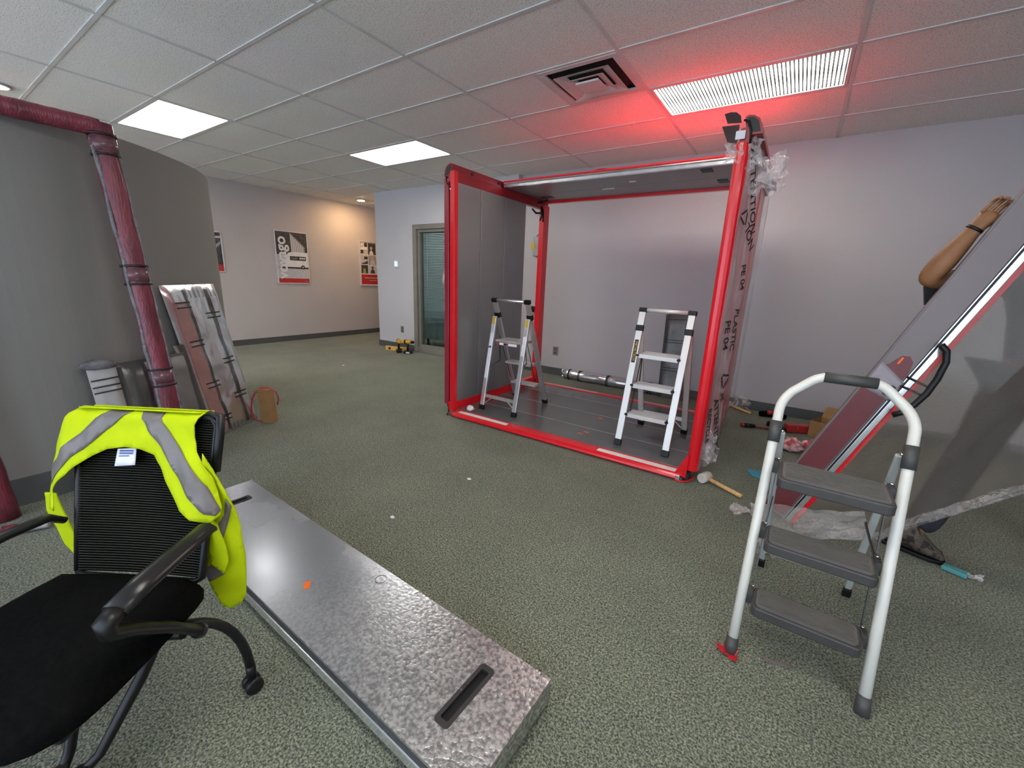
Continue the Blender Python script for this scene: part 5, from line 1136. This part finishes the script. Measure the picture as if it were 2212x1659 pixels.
# open cardboard box
ob = thing('cardboard_box', 'open brown cardboard box on the carpet near the leaning door', 'cardboard box', (0.42, 4.62, 0))
o0 = Vector((0.285,4.60,0)); A = Vector((0.27,-0.10,0)); Bv = Vector((0.09,0.20,0)); hz = 0.15
def wallp(p, q): MB().prism([(0,0),(1,0),(1,1),(0,1)], p, q-p, (0,0,hz), ((q-p).cross(Vector((0,0,1)))).normalized()*0.004).build('side', 'cardboard', ob)
wallp(o0, o0+A); wallp(o0+A, o0+A+Bv); wallp(o0+A+Bv, o0+Bv); wallp(o0+Bv, o0)
MB().prism([(0,0),(1,0),(1,1),(0,1)], o0, A, Bv, (0,0,0.006)).build('bottom', 'cardboard_in', ob)
MB().prism([(0,0),(1,0),(0.97,1),(0.10,1),(0.02,0.8)], o0+Bv+Vector((0,0,hz)), A, Vector((0.01,0.035,0.10)), (0,0.004,0)).build('flap', 'cardboard', ob)
tag(blob(0.16, 4.02, 0.055, 0.075, 0.06, 0.055, 11.0, amp=0.5, n=26, freq=2.4).build('plastic_bag', 'pink_bag'), 'crumpled pinkish plastic bag in front of the open cardboard box', 'plastic bag', 'crumpled pink bags')
tag(blob(0.285, 4.10, 0.05, 0.065, 0.05, 0.05, 17.0, amp=0.5, n=26, freq=2.4).build('plastic_bag', 'pink_bag'), 'crumpled pinkish plastic bag half hidden by the leaning door', 'plastic bag', 'crumpled pink bags')
tag(MB().prism([(-0.085,0.0),(-0.045,-0.075),(0.06,-0.085),(0.09,0.05),(-0.06,0.04)], (-0.02,3.33,0), (1,0,0), (0,1,0), (0,0,0.012)).build('plastic_wedge', 'teal', bevel=0.003), 'flat blue plastic wedge behind the white ladder left rail', 'wedge')
tw = thing('plastic_wedge', 'teal plastic wedge with clear wrap on the carpet by the shoe', 'wedge', (0.88, 2.69, 0))
MB().prism([(-0.05,-0.02),(0.04,-0.032),(0.045,0.018),(-0.042,0.028)], (0.858,2.685,0.004), Vector((0.96,-0.28,0)), Vector((0.28,0.96,0)), (0,0,0.02)).build('body', 'teal_green', tw, bevel=0.004)
crumple(0.92, 2.668, 0.02, 0.03, 0.02, 0.015, 3.9, 8, 8).build('wrap_end', 'film_clear', tw)
sp = thing('spanner', 'thin steel spanner on the carpet under the white ladder', 'spanner', (0.155, 1.555, 0))
MB().beam((0.12,1.548,0.005), (0.20,1.566,0.005), 0.014, 0.006, side=(0,1,0)).build('shaft', 'chrome', sp)
MB().prism([(-0.012,-0.012),(0.006,-0.010),(0.0,-0.003),(0.0,0.003),(0.006,0.010),(-0.012,0.012),(-0.02,0.0)], (0.115,1.547,0.002), (-0.97,-0.22,0), (0.22,-0.97,0), (0,0,0.007)).build('jaw', 'chrome', sp)
for k, (x, y, lb_) in enumerate([(-5.32,3.51,'tiny white paper scrap on the carpet before the far doorway'), (-1.66,1.34,'tiny white scrap on the carpet beyond the steel panel'), (-1.62,1.95,'tiny white scrap on the carpet in front of the pod sill')]):
    tag(blob(x, y, 0.006, 0.016+0.01*(k == 0), 0.012, 0.006, 3.0+k*5, n=10).build('paper_scrap', 'paper'), lb_, 'paper scrap', 'white scraps on the carpet')
tag(blob(-2.475, 2.985, 0.075, 0.04, 0.03, 0.026, 21.0, amp=0.4, n=18).build('paper_ball', 'paper'), 'crumpled white paper in the pod front left corner', 'paper ball')
tag(crumple(-2.83, 3.12, 0.05, 0.05, 0.04, 0.04, 5.0, 12, 12).build('film_scrap', 'film_clear'), 'clear film scrap on the carpet left of the pod post', 'film scrap')
tag(crumple(-0.06, 2.66, 0.012, 0.06, 0.10, 0.008, 6.0, 12, 12).build('film_scrap', 'film_clear'), 'clear film scrap on the carpet below the mallet handle', 'film scrap')
tag(blob(-1.66, -0.06, 0.07, 0.10, 0.10, 0.07, 2.0, amp=0.05).build('blue_bin', 'navy'), 'dark blue object under the office chair at the left edge', 'bin')

# ------------------------------------------------------------------ door leaf being carried, right
DO = Vector((0.019, 2.62, 0.086)); DA = Vector((0.395, 0, 1.0)).normalized(); DB = Vector((DA.z, 0, -DA.x)); DN = Vector((0, 1, 0))
dl = thing('door_leaf', 'pod door edge with aluminium profile, red strip and black handle, held tilted', 'door', (0.12, 2.64, 0))
def dbox(a0, a1, b0, b1, n0, n1, m, name, parent=dl, bevel=0.0):
    return MB().prism([(b0,a0),(b1,a0),(b1,a1),(b0,a1)], DO+DN*n0, DB, DA, DN*(n1-n0)).build(name, m, parent, bevel=bevel)
M['strip_grey'] = mat('grey_film_board', (0.185, 0.152, 0.150), 0.45, col2=(0.165, 0.137, 0.136), nscale=3, bump=0.06, bscale=25)
dbox(0.02, 2.15, 0.0, 0.118, 0.002, 0.030, 'strip_grey', 'jamb_board', bevel=0.003)
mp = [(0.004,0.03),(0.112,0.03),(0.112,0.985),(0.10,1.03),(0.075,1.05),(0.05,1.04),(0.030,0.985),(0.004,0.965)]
MB().prism(mp, DO+DN*-0.001, DB, DA, DN*0.003).build('painted_red_reflection', 'maroon', dl)  # reflection of the red pod, painted on the strip as a maroon patch
dbox(0.0, 2.15, -0.005, 0.0, 0.0, 0.032, 'strip_grey', 'edge_strip')
dbox(0.02, 2.15, 0.118, 0.132, 0.004, 0.030, 'black', 'gasket')
dbox(0.02, 2.15, 0.120, 0.124, 0.0, 0.004, 'alu', 'bead')
dbox(0.02, 2.15, 0.132, 0.156, -0.004, 0.030, 'alu_bright', 'aluminium_profile', bevel=0.002)
dbox(0.02, 2.15, 0.157, 0.176, -0.002, 0.030, 'red', 'red_strip')
M['pane3'] = mat_glass('door_glass', (0.72, 0.72, 0.68), 0.0, 0.10)
MB().prism([(0.176,0.12),(0.40,0.20),(0.40,2.15),(0.176,2.15)], DO+DN*0.010, DB, DA, DN*0.008).build('glass_pane', 'pane3', dl)
hp = [(0.560,1.105),(0.583,1.08),(0.592,1.03),(0.580,0.95),(0.560,0.88),(0.530,0.82),(0.495,0.775),(0.465,0.757)]
MB().tube([(x*0.99, 2.575, z) for x, z in hp], 0.0135, 10).build('pull_handle', 'black', dl)
for (x0, z0, x1, z1) in ((0.480,0.940,0.565,0.905),(0.468,0.894,0.548,0.866)):
    MB().tube([(x0,2.610,z0),((x0+x1)/2,2.60,(z0+z1)/2),(x1,2.578,z1)], 0.005, 6).build('cable_tie', 'black', dl)
def tape_fn(u, v):
    a = 0.86+0.105*v-0.03*u; b = 0.0+u*0.125
    return DO+DA*(a+0.02*(1-u)*(v-0.5)*2)+DB*b+DN*(-0.003-0.003*noise.noise(Vector((u*9, v*3, 1)))**2)
M['tape_clear'] = mat('whitish_tape', (0.30, 0.26, 0.28), 0.4, col2=(0.22, 0.19, 0.205), nscale=20, stretch=(1, 1, 1))
MB().grid(tape_fn, 12, 6).build('packing_tape', 'tape_clear', dl, solid=0.001)
for k in range(3):
    p = DO+DA*(0.90-k*0.022)+DB*(0.095-k*0.006)+DN*-0.006; MB().beam(p, p+DB*0.018-DA*0.004, 0.010, 0.002, side=DA).build('tape_print', 'black', dl)
dbox(1.00, 1.035, 0.052, 0.060, -0.003, -0.0005, 'orange', 'sticker')

# ------------------------------------------------------------------ bubble wrap hanging off the door
bw = thing('bubble_wrap', 'sheet of clear bubble wrap hanging from the carried door in front of the person', 'bubble wrap', (0.6, 2.55, 0))
def lerp_path(pts, u):
    k = u*(len(pts)-1); i = min(int(k), len(pts)-2); return Vector(pts[i]).lerp(Vector(pts[i+1]), k-i)
low = [(0.19,2.585,0.05),(0.34,2.57,0.075),(0.52,2.555,0.125),(0.66,2.57,0.27),(0.80,2.59,0.39),(0.96,2.62,0.52),(1.15,2.66,0.63),(1.40,2.70,0.72)]
upp = [(0.80,2.588,1.72),(0.95,2.60,1.80),(1.15,2.62,1.85),(1.40,2.66,1.9)]
def sheet(u, v):
    p = lerp_path(low, u).lerp(lerp_path(upp, u), v)
    w = noise.noise(Vector((u*5, v*4, 2)))*0.022+noise.noise(Vector((u*12+v*5, v*9, 4)))*0.008
    return p+Vector((0, w*min(1, u*8)-0.004, 0))
MB().grid(sheet, 48, 40).build('sheet', 'bubble', bw)
def hem(u, v):
    p = lerp_path(low, u); w = noise.noise(Vector((u*9, v*3, 8)))*0.022
    return p+Vector((0, -0.012-0.030*math.sin(v*math.pi)+w, 0.008+(v-0.40)*0.065*(1.1-0.3*u)+0.012*noise.noise(Vector((u*22, v, 3)))))
part(MB().grid(hem, 60, 8).build('folded_hem', 'bubble_edge', bw), 'shiny folded lower edge')
ft = [(-0.035,2.50,0.15),(0.15,2.505,0.19),(0.30,2.515,0.215),(0.45,2.53,0.26)]
fb_ = [(0.055,2.28,0.006),(0.13,2.34,0.03),(0.30,2.46,0.075),(0.49,2.50,0.135)]
def flapw(u, v):
    p = lerp_path(fb_, u).lerp(lerp_path(ft, u), v)
    return p+Vector((0, noise.noise(Vector((u*6, v*5, 12)))*0.03, noise.noise(Vector((u*7, v*6, 17)))*0.012*(v > 0)))
M['bubble_flap'] = mat_film('bubble_wrap_flap', (0.62, 0.57, 0.54), 0.38, 0.2, 0.8, 8.0, voro=95, lo=0.5, hi=1.3)
part(MB().grid(flapw, 40, 20).build('lower_flap', 'bubble_flap', bw), 'loose corner of bubble wrap touching the carpet')
crumple(0.075, 2.27, 0.035, 0.05, 0.03, 0.035, 41.0, 12, 12).build('crumpled_corner', 'bubble_edge', bw)

# ------------------------------------------------------------------ person behind the door
def skin_obj(name, chains, m, parent=None, root=0, sub=2, loc=None):
    """chains: list of lists of (point, radius); the first point of a chain joins a previous identical point"""
    vs = []; rs = []; es = []
    def idx(p, r):
        for i, q in enumerate(vs):
            if (q-Vector(p)).length < 1e-4: return i
        vs.append(Vector(p)); rs.append(r); return len(vs)-1
    for c in chains:
        ids = [idx(p, r) for p, r in c]
        es += list(zip(ids, ids[1:]))
    org = parent_world(parent) if parent else Vector(loc)
    me = bpy.data.meshes.new(name); me.from_pydata([v-org for v in vs], es, []); me.update()
    o = bpy.data.objects.new(name, me); C.objects.link(o)
    if parent: o.parent = parent
    else: o.location = org
    sk = o.modifiers.new('Skin', 'SKIN'); sk.use_smooth_shade = True; sk.branch_smoothing = 0.6
    if not me.skin_vertices: me.attributes.new('skin', 'FLOAT', 'POINT')
    for i, r in enumerate(rs):
        rr = r if isinstance(r, tuple) else (r, r)
        me.skin_vertices[0].data[i].radius = rr; me.skin_vertices[0].data[i].use_root = (i == root)
    sb = o.modifiers.new('Subsurf', 'SUBSURF'); sb.levels = sub; sb.render_levels = sub
    me.materials.append(M[m]); return o
pel = (1.02,3.06,0.97); sp1 = (1.01,3.05,1.15); chs = (1.00,3.02,1.34); nk = (1.04,3.00,1.48); hd0 = (1.06,2.98,1.56); hd1 = (1.07,2.96,1.64); hd2 = (1.08,2.965,1.71)
shL = (0.84,2.94,1.40); elL = (0.468,2.71,1.380); faL = (0.503,2.70,1.445); wrL = (0.577,2.69,1.60)
shR = (1.17,3.02,1.40); elR = (1.24,2.90,1.14); wrR = (1.10,2.72,1.06)
hipL = (0.95,3.05,0.92); knL = (0.83,2.92,0.50); anL = (0.70,2.79,0.10); toL = (0.77,2.765,0.04)
hipR = (1.10,3.10,0.92); knR = (1.22,3.14,0.50); anR = (1.34,3.18,0.10); toR = (1.42,3.10,0.045)
H = (Vector((0.655,2.68,1.73))-Vector(wrL)).normalized()
SD = Vector((H.z, 0, -H.x)).normalized()
pk = Vector(wrL)+H*0.045; kn = Vector(wrL)+H*0.085
chains = [[(pel,0.13),(sp1,0.12),(chs,0.13),(nk,0.055),(hd0,0.07),(hd1,0.088),(hd2,0.07)],
          [(chs,0.13),(shL,0.06),(elL,0.046),(faL,0.050),(tuple(Vector(faL).lerp(Vector(wrL),0.55)),0.041),(wrL,(0.029,0.025)),(tuple(pk),(0.038,0.021)),(tuple(kn),(0.040,0.018))],
          [(chs,0.13),(shR,0.06),(elR,0.045),(wrR,0.028),((1.03,2.66,1.06),0.03)],
          [(pel,0.13),(hipL,0.085),(knL,0.055),(anL,0.04),(toL,0.035)], [(pel,0.13),(hipR,0.085),(knR,0.055),(anR,0.04),(toR,0.035)]]
person = skin_obj('person', chains, 'skin', None, 0, 2, (0.95, 2.95, 0))
tag(person, 'person in dark clothes behind the bubble wrap, raising one arm to grip the door', 'person')
fl = [0.030, 0.034, 0.032, 0.026]
for k in range(4):
    b0 = Vector(wrL)+H*0.078+SD*(-0.030+0.020*k); l = fl[k]
    p1 = b0+H*l; p2 = p1+(H*0.55+Vector((0,-0.8,0))).normalized()*l*0.85; p3 = p2+(Vector((0.25,-0.75,-0.2))).normalized()*l*0.7
    skin_obj('finger', [[(tuple(b0-H*0.02),0.0085),(tuple(p1),0.0092),(tuple(p2),0.0085),(tuple(p3),0.0068)]], 'skin', person, 0, 2)
th0 = Vector(wrL)+H*0.03+SD*0.024
skin_obj('thumb', [[(tuple(th0),0.012),(tuple(th0+H*0.03+SD*0.016+Vector((0,0.01,0))),0.0105),(tuple(th0+H*0.06+SD*0.018+Vector((0,-0.005,0))),0.008)]], 'skin', person, 0, 2)
wv = Vector(wrL); MB().tube([wv-H*0.006, wv+H*0.006], 0.031, 16).build('wrist_band', 'black', person)
skin_obj('shirt', [[((1.02,3.06,0.93),0.165),(sp1,0.155),(chs,0.165),((1.03,3.0,1.44),0.09)], [(chs,0.165),(shL,0.082),((0.66,2.825,1.385),0.075),((0.535,2.745,1.365),0.066)], [(chs,0.165),(shR,0.082),((1.22,2.94,1.22),0.07)]], 'shirt', person, 0, 2)
MB().prism([(0.0,0.0),(0.085,0.012),(0.07,-0.03),(0.02,-0.085)], (0.475,2.72,1.355), (1,0.2,0), (0,0,1), (0.0,0.03,0)).build('sleeve_hem', 'shirt', person)
skin_obj('trousers', [[(pel,0.16),(hipL,0.115),(knL,0.085),((0.712,2.80,0.11),0.074)], [(pel,0.16),(hipR,0.115),(knR,0.085),((1.335,3.18,0.12),0.072)]], 'trousers', person, 0, 2)
blob(1.085, 2.985, 1.69, 0.105, 0.115, 0.085, 1.0, amp=0.08).build('hair', 'hair', person)
for (x, y, dx, dy) in ((0.672,2.80,0.95,-0.30), (1.32,3.19,0.8,-0.6)):
    d = Vector((dx, dy, 0)).normalized(); q = Vector((-d.y, d.x, 0)); o0 = Vector((x, y, 0))
    sec = [(-0.062,0.040,0.17),(-0.03,0.052,0.185),(0.035,0.056,0.18),(0.075,0.050,0.115),(0.115,0.048,0.075),(0.15,0.036,0.055),(0.165,0.012,0.03)]
    vs = []; fs = []; n = 12
    for (t_, w, h) in sec:
        for k in range(n):
            th = math.pi*2*k/n; vs.append(o0+d*t_+q*w*math.cos(th)+Vector((0,0,max(0.014, 0.014+(h-0.014)*(0.5+0.5*math.sin(th))))))
    for i in range(len(sec)-1):
        for k in range(n): fs.append((i*n+k, i*n+(k+1)%n, (i+1)*n+(k+1)%n, (i+1)*n+k))
    fs += [tuple(range(n-1,-1,-1)), tuple(range((len(sec)-1)*n, len(sec)*n))]
    MB().add(vs, fs, True).build('shoe', 'camo', person)
    MB().prism([(-0.07,-0.04),(0.05,-0.048),(0.12,-0.05),(0.16,-0.03),(0.172,0),(0.16,0.03),(0.12,0.05),(0.05,0.048),(-0.07,0.04)], o0, d, q, (0,0,0.02)).build('shoe_sole', 'black', person, bevel=0.004)
